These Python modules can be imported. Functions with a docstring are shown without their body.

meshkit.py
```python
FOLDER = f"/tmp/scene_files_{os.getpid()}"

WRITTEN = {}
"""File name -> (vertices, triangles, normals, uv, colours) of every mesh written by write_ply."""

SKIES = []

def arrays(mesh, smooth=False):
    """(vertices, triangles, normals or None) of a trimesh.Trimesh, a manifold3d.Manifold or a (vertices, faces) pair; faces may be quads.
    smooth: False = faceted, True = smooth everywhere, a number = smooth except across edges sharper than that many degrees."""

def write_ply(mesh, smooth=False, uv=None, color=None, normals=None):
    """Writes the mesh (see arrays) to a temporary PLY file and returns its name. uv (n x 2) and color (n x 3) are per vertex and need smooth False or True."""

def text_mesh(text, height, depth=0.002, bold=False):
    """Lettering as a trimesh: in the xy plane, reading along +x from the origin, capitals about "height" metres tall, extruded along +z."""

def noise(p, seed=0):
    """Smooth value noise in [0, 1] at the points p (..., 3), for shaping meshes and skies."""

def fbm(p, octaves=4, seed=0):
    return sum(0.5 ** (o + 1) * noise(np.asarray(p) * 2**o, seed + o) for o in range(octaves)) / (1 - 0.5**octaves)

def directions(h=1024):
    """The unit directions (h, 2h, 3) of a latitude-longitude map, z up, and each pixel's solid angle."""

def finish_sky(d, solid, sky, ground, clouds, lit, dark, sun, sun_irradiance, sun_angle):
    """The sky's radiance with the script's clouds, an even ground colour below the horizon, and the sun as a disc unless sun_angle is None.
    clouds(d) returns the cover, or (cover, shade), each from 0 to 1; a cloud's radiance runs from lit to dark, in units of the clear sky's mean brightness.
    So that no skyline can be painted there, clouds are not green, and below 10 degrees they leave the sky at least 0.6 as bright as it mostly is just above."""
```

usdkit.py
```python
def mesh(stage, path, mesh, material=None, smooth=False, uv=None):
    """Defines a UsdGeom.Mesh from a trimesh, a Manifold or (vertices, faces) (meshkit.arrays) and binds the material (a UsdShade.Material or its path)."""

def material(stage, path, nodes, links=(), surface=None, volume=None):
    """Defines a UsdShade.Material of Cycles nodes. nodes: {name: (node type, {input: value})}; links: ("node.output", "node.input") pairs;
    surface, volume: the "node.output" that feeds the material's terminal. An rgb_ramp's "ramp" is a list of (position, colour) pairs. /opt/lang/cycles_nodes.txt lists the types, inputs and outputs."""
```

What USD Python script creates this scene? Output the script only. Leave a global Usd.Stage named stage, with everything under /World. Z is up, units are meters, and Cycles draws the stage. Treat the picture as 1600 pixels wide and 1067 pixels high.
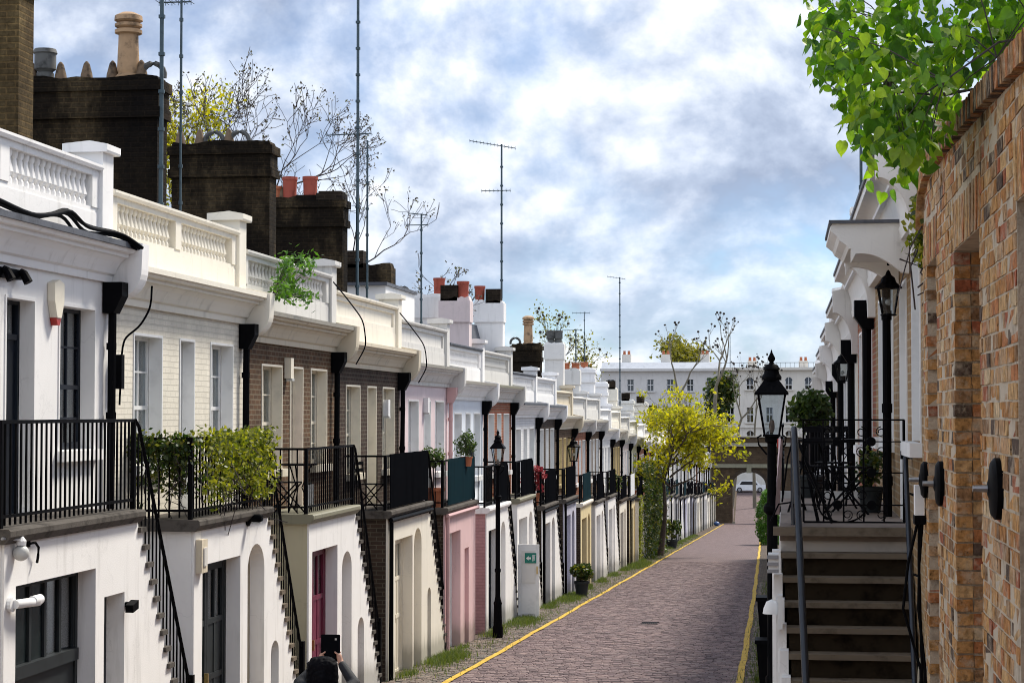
import math, random
import numpy as np
import trimesh, manifold3d
from shapely.geometry import Polygon, box as sbox, Point
from shapely.ops import unary_union
import usdkit, meshkit
from pxr import Usd, UsdGeom, UsdLux, UsdShade, Gf, Sdf, Vt

stage = Usd.Stage.CreateInMemory()
UsdGeom.Xform.Define(stage, '/World')
UsdGeom.Scope.Define(stage, '/World/Looks')
EYE = 3.4
PI = math.pi

# ------------------------------------------------------------------ camera
cam = UsdGeom.Camera.Define(stage, '/World/camera')
cam.CreateHorizontalApertureAttr(36.0)
cam.CreateVerticalApertureAttr(36.0 * 682 / 1024)
cam.CreateFocalLengthAttr(36.0 * 3100 / 1600)
cam.CreateClippingRangeAttr(Gf.Vec2f(0.1, 5000))
cam.CreateExposureAttr(1.88)
CR = np.array([[0.9907444804841362, 0.004879109860081581, -0.1356523817601157],
               [0.135740098682073, -0.03561181412482622, 0.9901042492104151],
               [0.0, 0.999353787695685, 0.03594449913808673]])
m = Gf.Matrix4d(1.0)
for i, ax in enumerate((CR[:, 0], CR[:, 1], -CR[:, 2])):
    m.SetRow(i, Gf.Vec4d(*map(float, ax), 0.0))
m.SetRow(3, Gf.Vec4d(0, 0, EYE, 1))
cam.AddTransformOp().Set(m)

# ------------------------------------------------------------------ sun and sky
SUN = np.array([0.37, 0.52, 0.76]); SUN /= np.linalg.norm(SUN)
elev, rot = math.asin(SUN[2]), math.atan2(SUN[0], SUN[1])
sun = UsdLux.DistantLight.Define(stage, '/World/sun')
sun.CreateIntensityAttr(0.4); sun.CreateAngleAttr(12.0); sun.CreateNormalizeAttr(True)
sun.CreateColorAttr(Gf.Vec3f(1.0, 0.93, 0.82))
z = SUN; x = np.cross([0, 0, 1.0], z); x /= np.linalg.norm(x); y = np.cross(z, x)
m = Gf.Matrix4d(1.0)
for i, ax in enumerate((x, y, z)):
    m.SetRow(i, Gf.Vec4d(*map(float, ax), 0.0))
sun.AddTransformOp().Set(m)

sky = UsdLux.DomeLight.Define(stage, '/World/sky')
skym = usdkit.material(stage, '/World/Looks/sky_clouds', {
    'tc': ('texture_coordinate', {}),
    'sep': ('separate_xyz', {}),
    'zz': ('math', {'math_type': 'maximum', 'value2': 0.0}),
    'zo': ('math', {'math_type': 'add', 'value2': 0.025}), 'zr': ('math', {'math_type': 'sqrt'}), 'zs': ('math', {'math_type': 'multiply', 'value2': 1.0}),
    'p': ('combine_xyz', {}),
    'n1': ('noise_texture', {'scale': 6.4, 'detail': 9.0, 'roughness': 0.57, 'distortion': 0.1}),
    'off': ('vector_math', {'math_type': 'add', 'vector2': (-0.006, 0.0, 0.020)}),
    'n2': ('noise_texture', {'scale': 6.4, 'detail': 9.0, 'roughness': 0.57, 'distortion': 0.1}),
    'nb': ('noise_texture', {'scale': 2.6, 'detail': 2.0, 'roughness': 0.5}),
    'mixn': ('math', {'math_type': 'multiply_add', 'value2': 0.35}),
    'cov': ('rgb_ramp', {'ramp': [(0.0, (0, 0, 0)), (0.46, (0.10,) * 3), (0.56, (0.70, 0.70, 0.70)), (0.68, (0.97, 0.97, 0.97)), (1, (1, 1, 1))]}),
    'dif': ('math', {'math_type': 'subtract'}),
    'sh': ('math', {'math_type': 'multiply_add', 'value2': 4.6, 'value3': 0.46}),
    'shade': ('rgb_ramp', {'ramp': [(0.0, (1.8, 2.15, 2.9)), (0.3, (2.6, 3.0, 3.8)), (0.55, (3.7, 4.05, 4.7)), (0.82, (5.0, 5.15, 5.4)), (1, (5.7, 5.7, 5.7))]}),
    'sky': ('sky_texture', {'sky_type': 'single_scattering', 'sun_disc': False, 'sun_elevation': elev, 'sun_rotation': rot}),
    'blue': ('mix', {'mix_type': 'multiply', 'fac': 1.0, 'color2': (0.40, 0.55, 0.76)}),
    'mx': ('mix', {'mix_type': 'mix'}),
    'bg': ('background_shader', {'strength': 0.06}),
}, [('tc.generated', 'sep.vector'), ('sep.z', 'zz.value1'), ('zz.value', 'zo.value1'), ('zo.value', 'zr.value1'), ('zr.value', 'zs.value1'), ('sep.x', 'p.x'), ('sep.y', 'p.y'), ('zs.value', 'p.z'), ('p.vector', 'n1.vector'),
    ('p.vector', 'off.vector1'), ('off.vector', 'n2.vector'), ('p.vector', 'nb.vector'), ('nb.fac', 'mixn.value1'), ('n1.fac', 'mixn.value3'),
    ('n1.fac', 'dif.value1'), ('n2.fac', 'dif.value2'), ('dif.value', 'sh.value1'), ('sh.value', 'shade.fac'),
    ('mixn.value', 'cov.fac'), ('cov.color', 'mx.fac'), ('sky.color', 'blue.color1'), ('blue.color', 'mx.color1'), ('shade.color', 'mx.color2'), ('mx.color', 'bg.color')],
    surface='bg.background')
UsdShade.MaterialBindingAPI.Apply(sky.GetPrim()).Bind(skym)

# ------------------------------------------------------------------ materials
LOOK = {}
TONED = set()


def look(name, nodes, links, surface='p.BSDF'):
    LOOK[name] = usdkit.material(stage, '/World/Looks/' + name, nodes, links, surface=surface)
    return LOOK[name]


def dark(c, f):
    return tuple(x * f for x in c)


def plain(name, rgb, rough=0.6, var=0.18, scale=6.0, bump=0.15, space='world', metallic=0.0, streak=False, dist=0.01, spec=0.4):
    """Painted, stone or metal surface: uneven tone, rain streaks where asked for, fine relief."""
    g = ('geometry', {}) if space == 'world' else ('texture_coordinate', {})
    out = 'g.position' if space == 'world' else 'g.object'
    nodes = {'g': g, 'm': ('mapping', {'scale': (1, 1, 0.22) if streak else (1, 1, 1)}),
             'n': ('noise_texture', {'scale': scale, 'detail': 6.0, 'roughness': 0.62}),
             'f': ('noise_texture', {'scale': scale * 9, 'detail': 4.0, 'roughness': 0.6}),
             'r': ('rgb_ramp', {'ramp': [(0.28, dark(rgb, 1 - var * 1.6)), (0.48, rgb), (0.75, dark(rgb, 1 + var * 0.35))]}),
             'b': ('bump', {'strength': bump, 'distance': dist}),
             'p': ('principled_bsdf', {'roughness': rough, 'metallic': metallic, 'specular_ior_level': spec})}
    links = [(out, 'm.vector'), ('m.vector', 'n.vector'), (out, 'f.vector'), ('n.fac', 'r.fac'), ('r.color', 'p.base_color'), ('f.fac', 'b.height'), ('b.normal', 'p.normal')]
    return look(name, nodes, links)


def stucco(name, rgb, grime=(0.20, 0.18, 0.14), amount=0.38):
    """Painted render: broad unevenness, vertical dirt runs, fine grain."""
    nodes = {'g': ('geometry', {}), 'm': ('mapping', {'scale': (3.0, 3.0, 0.35)}),
             'n': ('noise_texture', {'scale': 1.0, 'detail': 7.0, 'roughness': 0.62}),
             's': ('noise_texture', {'scale': 1.7, 'detail': 8.0, 'roughness': 0.66}),
             'f': ('noise_texture', {'scale': 60.0, 'detail': 3.0}),
             'r': ('rgb_ramp', {'ramp': [(0.55, (0, 0, 0)), (0.80, (amount,) * 3)]}),
             't': ('rgb_ramp', {'ramp': [(0.3, dark(rgb, 0.93)), (0.6, rgb)]}),
             'mx': ('mix', {'mix_type': 'mix', 'color2': grime}),
             'sx': ('separate_xyz', {}), 'hg': ('math', {'math_type': 'multiply_add', 'value2': 0.039}), 'ha': ('math', {'math_type': 'multiply_add', 'value2': -0.55}),
             'sr': ('rgb_ramp', {'ramp': [(0.0, (0.55,) * 3), (0.22, (0.12,) * 3), (0.4, (0, 0, 0))]}), 'sp': ('mix', {'mix_type': 'mix', 'color2': (0.13, 0.12, 0.075)}),
             'cv': ('voronoi_texture', {'feature': 'distance_to_edge', 'scale': 0.55}), 'cw': ('noise_texture', {'scale': 2.5, 'detail': 6.0}), 'ca': ('vector_math', {'math_type': 'add'}),
             'cr': ('rgb_ramp', {'ramp': [(0.0, (0.75,) * 3), (0.005, (1, 1, 1))]}), 'cm': ('mix', {'mix_type': 'multiply', 'fac': 0.45}),
             'b': ('bump', {'strength': 0.3, 'distance': 0.008}),
             'p': ('principled_bsdf', {'roughness': 0.62})}
    links = [('g.position', 'sx.vector'), ('sx.y', 'hg.value1'), ('sx.z', 'hg.value3'), ('s.fac', 'ha.value1'), ('hg.value', 'ha.value3'), ('ha.value', 'sr.fac'), ('sr.color', 'sp.fac'), ('mx.color', 'sp.color1'),
             ('g.position', 'cw.vector'), ('g.position', 'ca.vector1'), ('cw.color', 'ca.vector2'), ('ca.vector', 'cv.vector'), ('cv.distance', 'cr.fac'), ('sp.color', 'cm.color1'), ('cr.color', 'cm.color2'), ('cm.color', 'p.base_color'),
             ('g.position', 'm.vector'), ('m.vector', 's.vector'), ('g.position', 'n.vector'), ('g.position', 'f.vector'), ('s.fac', 'r.fac'), ('n.fac', 't.fac'),
             ('r.color', 'mx.fac'), ('t.color', 'mx.color1'), ('f.fac', 'b.height'), ('b.normal', 'p.normal')]
    return look(name, nodes, links)


def brickwork(name, c1, c2, mortar, plane='yz', width=0.225, row=0.075, joint=0.010, bump=0.7, rough=0.85, bias=0.0, vary=0.35):
    """Brickwork that stands too far off for single bricks to be told apart."""
    nodes = {'g': ('geometry', {}), 's': ('separate_xyz', {}), 'c': ('combine_xyz', {}),
             'k': ('brick_texture', {'color1': c1, 'color2': c2, 'mortar': mortar, 'scale': 1.0, 'mortar_size': joint, 'mortar_smooth': 0.2, 'bias': bias, 'brick_width': width, 'row_height': row}),
             'n': ('noise_texture', {'scale': 2.2, 'detail': 8.0, 'roughness': 0.68}),
             'r': ('rgb_ramp', {'ramp': [(0.3, (1 - vary,) * 3), (0.7, (1 + vary * 0.5,) * 3)]}),
             'mu': ('mix', {'mix_type': 'multiply', 'fac': 1.0}),
             'i': ('math', {'math_type': 'subtract', 'value1': 1.0}),
             'f': ('noise_texture', {'scale': 55.0, 'detail': 3.0}),
             'h': ('math', {'math_type': 'multiply_add', 'value2': 0.35}),
             'b': ('bump', {'strength': bump, 'distance': 0.012}),
             'p': ('principled_bsdf', {'roughness': rough, 'specular_ior_level': 0.12})}
    a = {'yz': 'y', 'xz': 'x', 'xy': 'x'}[plane]
    b = {'yz': 'z', 'xz': 'z', 'xy': 'y'}[plane]
    links = [('g.position', 's.vector'), ('s.' + a, 'c.x'), ('s.' + b, 'c.y'), ('c.vector', 'k.vector'), ('g.position', 'n.vector'), ('n.fac', 'r.fac'),
             ('k.color', 'mu.color1'), ('r.color', 'mu.color2'), ('mu.color', 'p.base_color'), ('k.fac', 'i.value2'), ('g.position', 'f.vector'), ('f.fac', 'h.value1'), ('i.value', 'h.value3'),
             ('h.value', 'b.height'), ('b.normal', 'p.normal')]
    return look(name, nodes, links)


def island(name, ramp, rough=0.8, grit=0.25, scale=25.0, bump=0.5, source='attribute.fac', dist=0.006, translucent=0.0, spec=0.5, smear=None):
    """Tone that varies from piece to piece (bricks, setts, leaves)."""
    node, sock = source.split('.')
    TONED.add(name)
    nodes = {'o': (node, {'attribute': 'tone'}), 'g': ('geometry', {}), 'r': ('rgb_ramp', {'ramp': ramp}),
             'n': ('noise_texture', {'scale': scale, 'detail': 6.0, 'roughness': 0.65}),
             'r2': ('rgb_ramp', {'ramp': [(0.3, (1 - grit,) * 3), (0.7, (1 + grit * 0.6,) * 3)]}),
             'mu': ('mix', {'mix_type': 'multiply', 'fac': 1.0}),
             'b': ('bump', {'strength': bump, 'distance': dist}),
             'p': ('principled_bsdf', {'roughness': rough, 'specular_ior_level': spec})}
    links = [('o.' + sock, 'r.fac'), ('g.position', 'n.vector'), ('n.fac', 'r2.fac'), ('r.color', 'mu.color1'), ('r2.color', 'mu.color2'), ('mu.color', 'p.base_color'),
             ('n.fac', 'b.height'), ('b.normal', 'p.normal')]
    if smear:
        nodes['sn'] = ('noise_texture', {'scale': 9.0, 'detail': 8.0, 'roughness': 0.7}); nodes['sr'] = ('rgb_ramp', {'ramp': [(0.50, (0, 0, 0)), (0.66, (0.75,) * 3)]}); nodes['sm'] = ('mix', {'mix_type': 'mix', 'color2': smear})
        nodes['pn'] = ('noise_texture', {'scale': 30.0, 'detail': 5.0, 'roughness': 0.7}); nodes['pr'] = ('rgb_ramp', {'ramp': [(0.30, (0.22,) * 3), (0.42, (1, 1, 1))]}); nodes['pm'] = ('mix', {'mix_type': 'multiply', 'fac': 1.0})
        links = [l for l in links if l[1] != 'p.base_color'] + [('g.position', 'sn.vector'), ('sn.fac', 'sr.fac'), ('sr.color', 'sm.fac'), ('mu.color', 'sm.color1'), ('g.position', 'pn.vector'), ('pn.fac', 'pr.fac'), ('sm.color', 'pm.color1'), ('pr.color', 'pm.color2'), ('pm.color', 'p.base_color')]
    if translucent:
        nodes['t'] = ('translucent_bsdf', {})
        nodes['tg'] = ('mix', {'mix_type': 'multiply', 'fac': 1.0, 'color2': (1.9, 1.9, 0.7)})
        nodes['mc'] = ('mix_closure', {'fac': translucent})
        links += [('mu.color', 'tg.color1'), ('tg.color', 't.color'), ('p.BSDF', 'mc.closure1'), ('t.BSDF', 'mc.closure2')]
        return look(name, nodes, links, 'mc.closure')
    return look(name, nodes, links)


WHITE, OFFWHITE, CREAM, PALEBLUE = (0.82, 0.82, 0.82), (0.76, 0.74, 0.70), (0.80, 0.75, 0.64), (0.70, 0.75, 0.80)
stucco('white_render', (0.85, 0.835, 0.815)); stucco('cream_render', CREAM); stucco('offwhite_render', OFFWHITE); stucco('pink_render', (0.70, 0.48, 0.48)); stucco('light_pink_render', (0.76, 0.62, 0.63))
stucco('pale_pink_render', (0.72, 0.60, 0.58)); stucco('blue_white_render', (0.72, 0.77, 0.83)); stucco('yellow_render', (0.72, 0.60, 0.34)); stucco('grey_render', (0.48, 0.48, 0.49))
stucco('olive_render', (0.45, 0.41, 0.28), amount=0.38); stucco('buff_render', (0.40, 0.35, 0.26), amount=0.4); stucco('lavender_render', (0.52, 0.52, 0.62))
stucco('weathered_white', (0.66, 0.64, 0.60), (0.10, 0.09, 0.07), 0.8); stucco('weathered_cream', (0.64, 0.56, 0.42), (0.10, 0.085, 0.06), 0.7)
stucco('weathered_stone', (0.26, 0.24, 0.20), (0.05, 0.05, 0.035), 0.8); stucco('mossy_stone', (0.20, 0.19, 0.13), (0.05, 0.06, 0.02), 0.8)
stucco('terrace_stucco', (0.66, 0.62, 0.55)); stucco('terrace_grey', (0.62, 0.60, 0.575))
brickwork('cream_painted_brick', CREAM, dark(CREAM, 0.96), dark(CREAM, 0.9), bump=0.9, vary=0.12)
brickwork('white_painted_brick', (0.78, 0.78, 0.78), (0.75, 0.75, 0.76), (0.70, 0.70, 0.70), bump=0.9, vary=0.1)
brickwork('pink_painted_brick', (0.58, 0.33, 0.33), (0.55, 0.31, 0.31), (0.50, 0.28, 0.28), plane='xz', bump=0.9, vary=0.15)
brickwork('brown_brick', (0.135, 0.075, 0.042), (0.085, 0.050, 0.032), (0.20, 0.16, 0.11))
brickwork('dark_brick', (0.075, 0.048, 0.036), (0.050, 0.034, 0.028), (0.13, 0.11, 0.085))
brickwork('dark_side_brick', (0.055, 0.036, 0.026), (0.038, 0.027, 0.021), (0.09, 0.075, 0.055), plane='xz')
brickwork('red_brick', (0.36, 0.115, 0.060), (0.27, 0.085, 0.050), (0.34, 0.25, 0.18))
brickwork('tan_brick', (0.36, 0.235, 0.120), (0.27, 0.170, 0.085), (0.42, 0.33, 0.22))
brickwork('sooty_brick', (0.030, 0.021, 0.014), (0.017, 0.012, 0.009), (0.040, 0.030, 0.020), plane='xz', vary=0.8)
def sooty(name, a, b, c, s=1.1):
    nodes = {'g': ('geometry', {}), 'm': ('mapping', {'scale': (1.0, 1.0, 0.45)}), 'n': ('noise_texture', {'scale': s, 'detail': 8.0, 'roughness': 0.64}),
             'f': ('noise_texture', {'scale': 16.0, 'detail': 7.0, 'roughness': 0.7}), 'r': ('rgb_ramp', {'ramp': [(0.30, a), (0.50, b), (0.68, c), (0.8, dark(c, 1.5))]}),
             'r2': ('rgb_ramp', {'ramp': [(0.3, (0.5,) * 3), (0.7, (1.25,) * 3)]}), 'mu': ('mix', {'mix_type': 'multiply', 'fac': 1.0}),
             'sx': ('separate_xyz', {}), 'cx': ('combine_xyz', {}), 'k': ('brick_texture', {'color1': (1, 1, 1), 'color2': (0.72, 0.72, 0.72), 'mortar': (1.5, 1.4, 1.25), 'scale': 1.0, 'mortar_size': 0.012, 'mortar_smooth': 0.3, 'brick_width': 0.225, 'row_height': 0.075}),
             'mk': ('mix', {'mix_type': 'multiply', 'fac': 0.8}), 'hh': ('math', {'math_type': 'multiply_add', 'value2': -1.0}),
             'b': ('bump', {'strength': 0.9, 'distance': 0.02}), 'p': ('principled_bsdf', {'roughness': 0.9, 'specular_ior_level': 0.08})}
    return look(name, nodes, [('g.position', 'sx.vector'), ('sx.x', 'cx.x'), ('sx.z', 'cx.y'), ('cx.vector', 'k.vector'), ('mu.color', 'mk.color1'), ('k.color', 'mk.color2'), ('mk.color', 'p.base_color'), ('k.fac', 'hh.value1'), ('f.fac', 'hh.value3'), ('hh.value', 'b.height'), ('g.position', 'm.vector'), ('m.vector', 'n.vector'), ('g.position', 'f.vector'), ('n.fac', 'r.fac'), ('f.fac', 'r2.fac'), ('r.color', 'mu.color1'), ('r2.color', 'mu.color2'), ('b.normal', 'p.normal')])


sooty('sooty_stack', (0.008, 0.0065, 0.006), (0.018, 0.0135, 0.009), (0.095, 0.070, 0.040)); sooty('black_stack', (0.006, 0.006, 0.006), (0.010, 0.010, 0.011), (0.02, 0.019, 0.018)); sooty('brown_stack', (0.030, 0.022, 0.012), (0.085, 0.060, 0.030), (0.17, 0.125, 0.060))
stucco('lichen_stack', (0.16, 0.115, 0.055), (0.045, 0.032, 0.020), 0.9)
brickwork('arch_brick', (0.085, 0.055, 0.034), (0.062, 0.042, 0.027), (0.10, 0.078, 0.052), plane='xz', vary=0.4)
brickwork('far_setts', (0.205, 0.148, 0.147), (0.150, 0.109, 0.110), (0.085, 0.064, 0.062), plane='xy', width=0.2, row=0.11, joint=0.012, bump=0.6, rough=0.7)
brickwork('verge_setts', (0.15, 0.11, 0.09), (0.105, 0.082, 0.07), (0.05, 0.052, 0.030), plane='xy', width=0.2, row=0.10, joint=0.012, bump=0.7, vary=0.5)
plain('black_iron', (0.004, 0.004, 0.005), 0.5, 0.3, 20, 0.1, spec=0.03)
plain('black_iron_copy', (0.0055, 0.0055, 0.007), 0.5, 0.3, 20, 0.1, 'object', spec=0.03)
plain('black_board', (0.005, 0.0055, 0.007), 0.8, 0.25, 3, 0.1, streak=True, spec=0.0); plain('teal_board', (0.006, 0.021, 0.028), 0.7, 0.25, 3, 0.1, streak=True, spec=0.01)
plain('white_board', (0.74, 0.75, 0.77), 0.5, 0.12, 3, 0.1, streak=True)
plain('lead_flashing', (0.085, 0.090, 0.105), 0.55, 0.4, 4, 0.4); plain('slate_roof', (0.06, 0.068, 0.085), 0.6, 0.3, 5, 0.4); plain('pale_slate', (0.45, 0.48, 0.53), 0.5, 0.15, 1.5, 0.2); plain('roof_felt', (0.10, 0.10, 0.10), 0.9, 0.3, 3, 0.4)
plain('white_paint', (0.80, 0.80, 0.79), 0.42, 0.08, 5, 0.05); plain('cream_paint', (0.76, 0.70, 0.57), 0.42, 0.08, 5, 0.05); plain('yellow_paint', (0.72, 0.58, 0.30), 0.42, 0.08, 5, 0.05)
plain('pale_blue_paint', (0.62, 0.70, 0.78), 0.42, 0.08, 5, 0.05); plain('maroon_paint', (0.150, 0.018, 0.045), 0.4, 0.25, 4, 0.05); plain('mauve_paint', (0.40, 0.27, 0.30), 0.5, 0.1, 4, 0.05)
plain('charcoal_paint', (0.020, 0.024, 0.026), 0.5, 0.25, 4, 0.05, spec=0.2); plain('blue_black_paint', (0.010, 0.014, 0.022), 0.4, 0.25, 4, 0.05, spec=0.2); plain('taupe_paint', (0.25, 0.19, 0.16), 0.6, 0.15, 4, 0.1)
plain('grey_paint', (0.30, 0.30, 0.31), 0.5, 0.15, 4, 0.1); plain('lavender_paint', (0.40, 0.41, 0.52), 0.5, 0.15, 4, 0.1); plain('brown_wood', (0.11, 0.07, 0.045), 0.6, 0.3, 5, 0.3, streak=True)
plain('pink_paint', (0.60, 0.37, 0.36), 0.45, 0.1, 5, 0.1); plain('green_sign', (0.005, 0.19, 0.14), 0.4, 0.05, 5, 0.0); plain('sign_white', (0.80, 0.82, 0.80), 0.4, 0.05, 5, 0.0)
plain('terracotta', (0.42, 0.135, 0.060), 0.8, 0.3, 8, 0.3); plain('red_clay', (0.36, 0.075, 0.045), 0.75, 0.25, 6, 0.2); plain('buff_clay', (0.40, 0.255, 0.14), 0.75, 0.55, 5, 0.4); plain('dirty_clay', (0.17, 0.115, 0.07), 0.85, 0.6, 7, 0.5); plain('grey_clay', (0.10, 0.10, 0.095), 0.7, 0.4, 6, 0.3)
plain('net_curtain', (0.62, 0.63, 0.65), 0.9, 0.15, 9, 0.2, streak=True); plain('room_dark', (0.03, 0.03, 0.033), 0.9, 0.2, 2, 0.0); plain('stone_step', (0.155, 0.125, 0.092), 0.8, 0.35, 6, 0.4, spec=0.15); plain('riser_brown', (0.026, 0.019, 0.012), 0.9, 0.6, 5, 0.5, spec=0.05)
plain('landing_stone', (0.21, 0.165, 0.135), 0.8, 0.22, 3, 0.35); plain('landing_paint', (0.55, 0.52, 0.49), 0.7, 0.18, 3, 0.2); plain('galvanised', (0.055, 0.085, 0.10), 0.5, 0.25, 9, 0.1, metallic=0.2); plain('steel', (0.42, 0.42, 0.44), 0.35, 0.2, 12, 0.1, metallic=0.9)
plain('handrail_blue', (0.010, 0.014, 0.022), 0.22, 0.2, 8, 0.05); plain('bark', (0.075, 0.055, 0.042), 0.9, 0.4, 12, 0.8); plain('pale_bark', (0.17, 0.15, 0.11), 0.9, 0.35, 8, 0.6); plain('twig', (0.062, 0.050, 0.050), 0.9, 0.2, 12, 0.2)
plain('yellow_line', (0.52, 0.33, 0.024), 0.75, 0.45, 7, 0.6, dist=0.004); plain('earth', (0.10, 0.085, 0.065), 0.95, 0.3, 2, 0.5); plain('asphalt', (0.055, 0.053, 0.055), 0.9, 0.2, 3, 0.5); plain('sett_joint', (0.050, 0.046, 0.038), 0.95, 0.4, 6, 0.6)
plain('mortar', (0.46, 0.39, 0.30), 0.95, 0.3, 7, 0.8, dist=0.012); plain('red_shell', (0.40, 0.03, 0.02), 0.4, 0.1, 5, 0.0); plain('jacket', (0.015, 0.017, 0.022), 0.75, 0.3, 30, 0.4); plain('skin', (0.52, 0.30, 0.22), 0.5, 0.1, 20, 0.1); plain('hair', (0.006, 0.006, 0.008), 0.5, 0.4, 60, 0.4, spec=0.03)
plain('towel_pink', (0.70, 0.56, 0.60), 0.95, 0.12, 10, 0.5); plain('blue_plastic', (0.03, 0.08, 0.22), 0.4, 0.2, 6, 0.1); plain('car_white', (0.78, 0.78, 0.78), 0.25, 0.05, 3, 0.0); plain('car_dark', (0.03, 0.033, 0.04), 0.25, 0.1, 3, 0.0); plain('rubber', (0.02, 0.02, 0.02), 0.8, 0.2, 8, 0.2)
plain('dark_pane', (0.012, 0.017, 0.018), 0.2, 0.5, 2, 0.0, spec=0.10); plain('dark_slab', (0.095, 0.085, 0.075), 0.9, 0.45, 4, 0.6, spec=0.1); plain('dark_knob', (0.05, 0.042, 0.036), 0.9, 0.3, 5, 0.5); plain('milk_glass', (0.55, 0.55, 0.52), 0.25, 0.1, 3, 0.0); plain('tan_post', (0.40, 0.30, 0.20), 0.7, 0.2, 5, 0.2); plain('brass', (0.55, 0.40, 0.15), 0.3, 0.2, 9, 0.0, metallic=0.9)
look('pane_glass', {'f': ('fresnel', {'IOR': 1.52}), 'k': ('math', {'math_type': 'multiply_add', 'value2': 0.6, 'value3': 0.03, 'use_clamp': True}), 't': ('transparent_bsdf', {'color': (0.78, 0.82, 0.84)}),
                    'gl': ('glossy_bsdf', {'roughness': 0.02, 'color': (1, 1, 1)}), 'mx': ('mix_closure', {})},
     [('f.fac', 'k.value1'), ('k.value', 'mx.fac'), ('t.BSDF', 'mx.closure1'), ('gl.BSDF', 'mx.closure2')], 'mx.closure')
LEAF = [(0, (0.035, 0.115, 0.010)), (0.4, (0.085, 0.205, 0.014)), (0.75, (0.17, 0.32, 0.020)), (1, (0.27, 0.41, 0.030))]
island('lime_leaf', LEAF, 0.42, 0.2, 40, 0.3, translucent=0.45)
for i, c in enumerate(((0.040, 0.125, 0.011), (0.085, 0.205, 0.014), (0.15, 0.29, 0.018), (0.24, 0.38, 0.028))):
    island(f'lime_leaf_tone_{i}', [(0, c), (1, c)], 0.42, 0.25, 40, 0.3, translucent=0.45)
island('yellow_blossom', [(0, (0.15, 0.17, 0.012)), (0.4, (0.33, 0.31, 0.012)), (0.8, (0.52, 0.46, 0.015)), (1, (0.30, 0.36, 0.03))], 0.7, 0.15, 20, 0.1, translucent=0.4)
island('ivy_leaf', [(0, (0.012, 0.030, 0.006)), (0.45, (0.030, 0.065, 0.010)), (0.75, (0.085, 0.105, 0.014)), (1, (0.16, 0.15, 0.028))], 0.5, 0.2, 30, 0.2, translucent=0.3)
island('bright_ivy_leaf', [(0, (0.03, 0.05, 0.006)), (0.35, (0.10, 0.13, 0.012)), (1, (0.33, 0.33, 0.030))], 0.5, 0.2, 30, 0.2, translucent=0.35)
island('shrub_leaf', [(0, (0.020, 0.050, 0.012)), (0.6, (0.050, 0.095, 0.022)), (1, (0.11, 0.15, 0.045))], 0.5, 0.2, 30, 0.2, translucent=0.3)
island('hedge_leaf', [(0, (0.035, 0.10, 0.012)), (0.6, (0.075, 0.19, 0.020)), (1, (0.13, 0.28, 0.03))], 0.5, 0.2, 30, 0.2, translucent=0.3)
island('grass_blade', [(0, (0.045, 0.075, 0.014)), (0.6, (0.085, 0.125, 0.022)), (1, (0.14, 0.16, 0.04))], 0.6, 0.2, 30, 0.1, translucent=0.3)
island('far_leaf', [(0, (0.10, 0.105, 0.015)), (0.6, (0.20, 0.19, 0.022)), (1, (0.30, 0.27, 0.03))], 0.7, 0.2, 10, 0.1, translucent=0.3)
island('bud', [(0, (0.09, 0.07, 0.06)), (0.7, (0.13, 0.11, 0.06)), (1, (0.20, 0.20, 0.05))], 0.7, 0.2, 20, 0.1)
island('flower_red', [(0, (0.25, 0.01, 0.02)), (1, (0.5, 0.05, 0.06))], 0.6)
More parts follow.
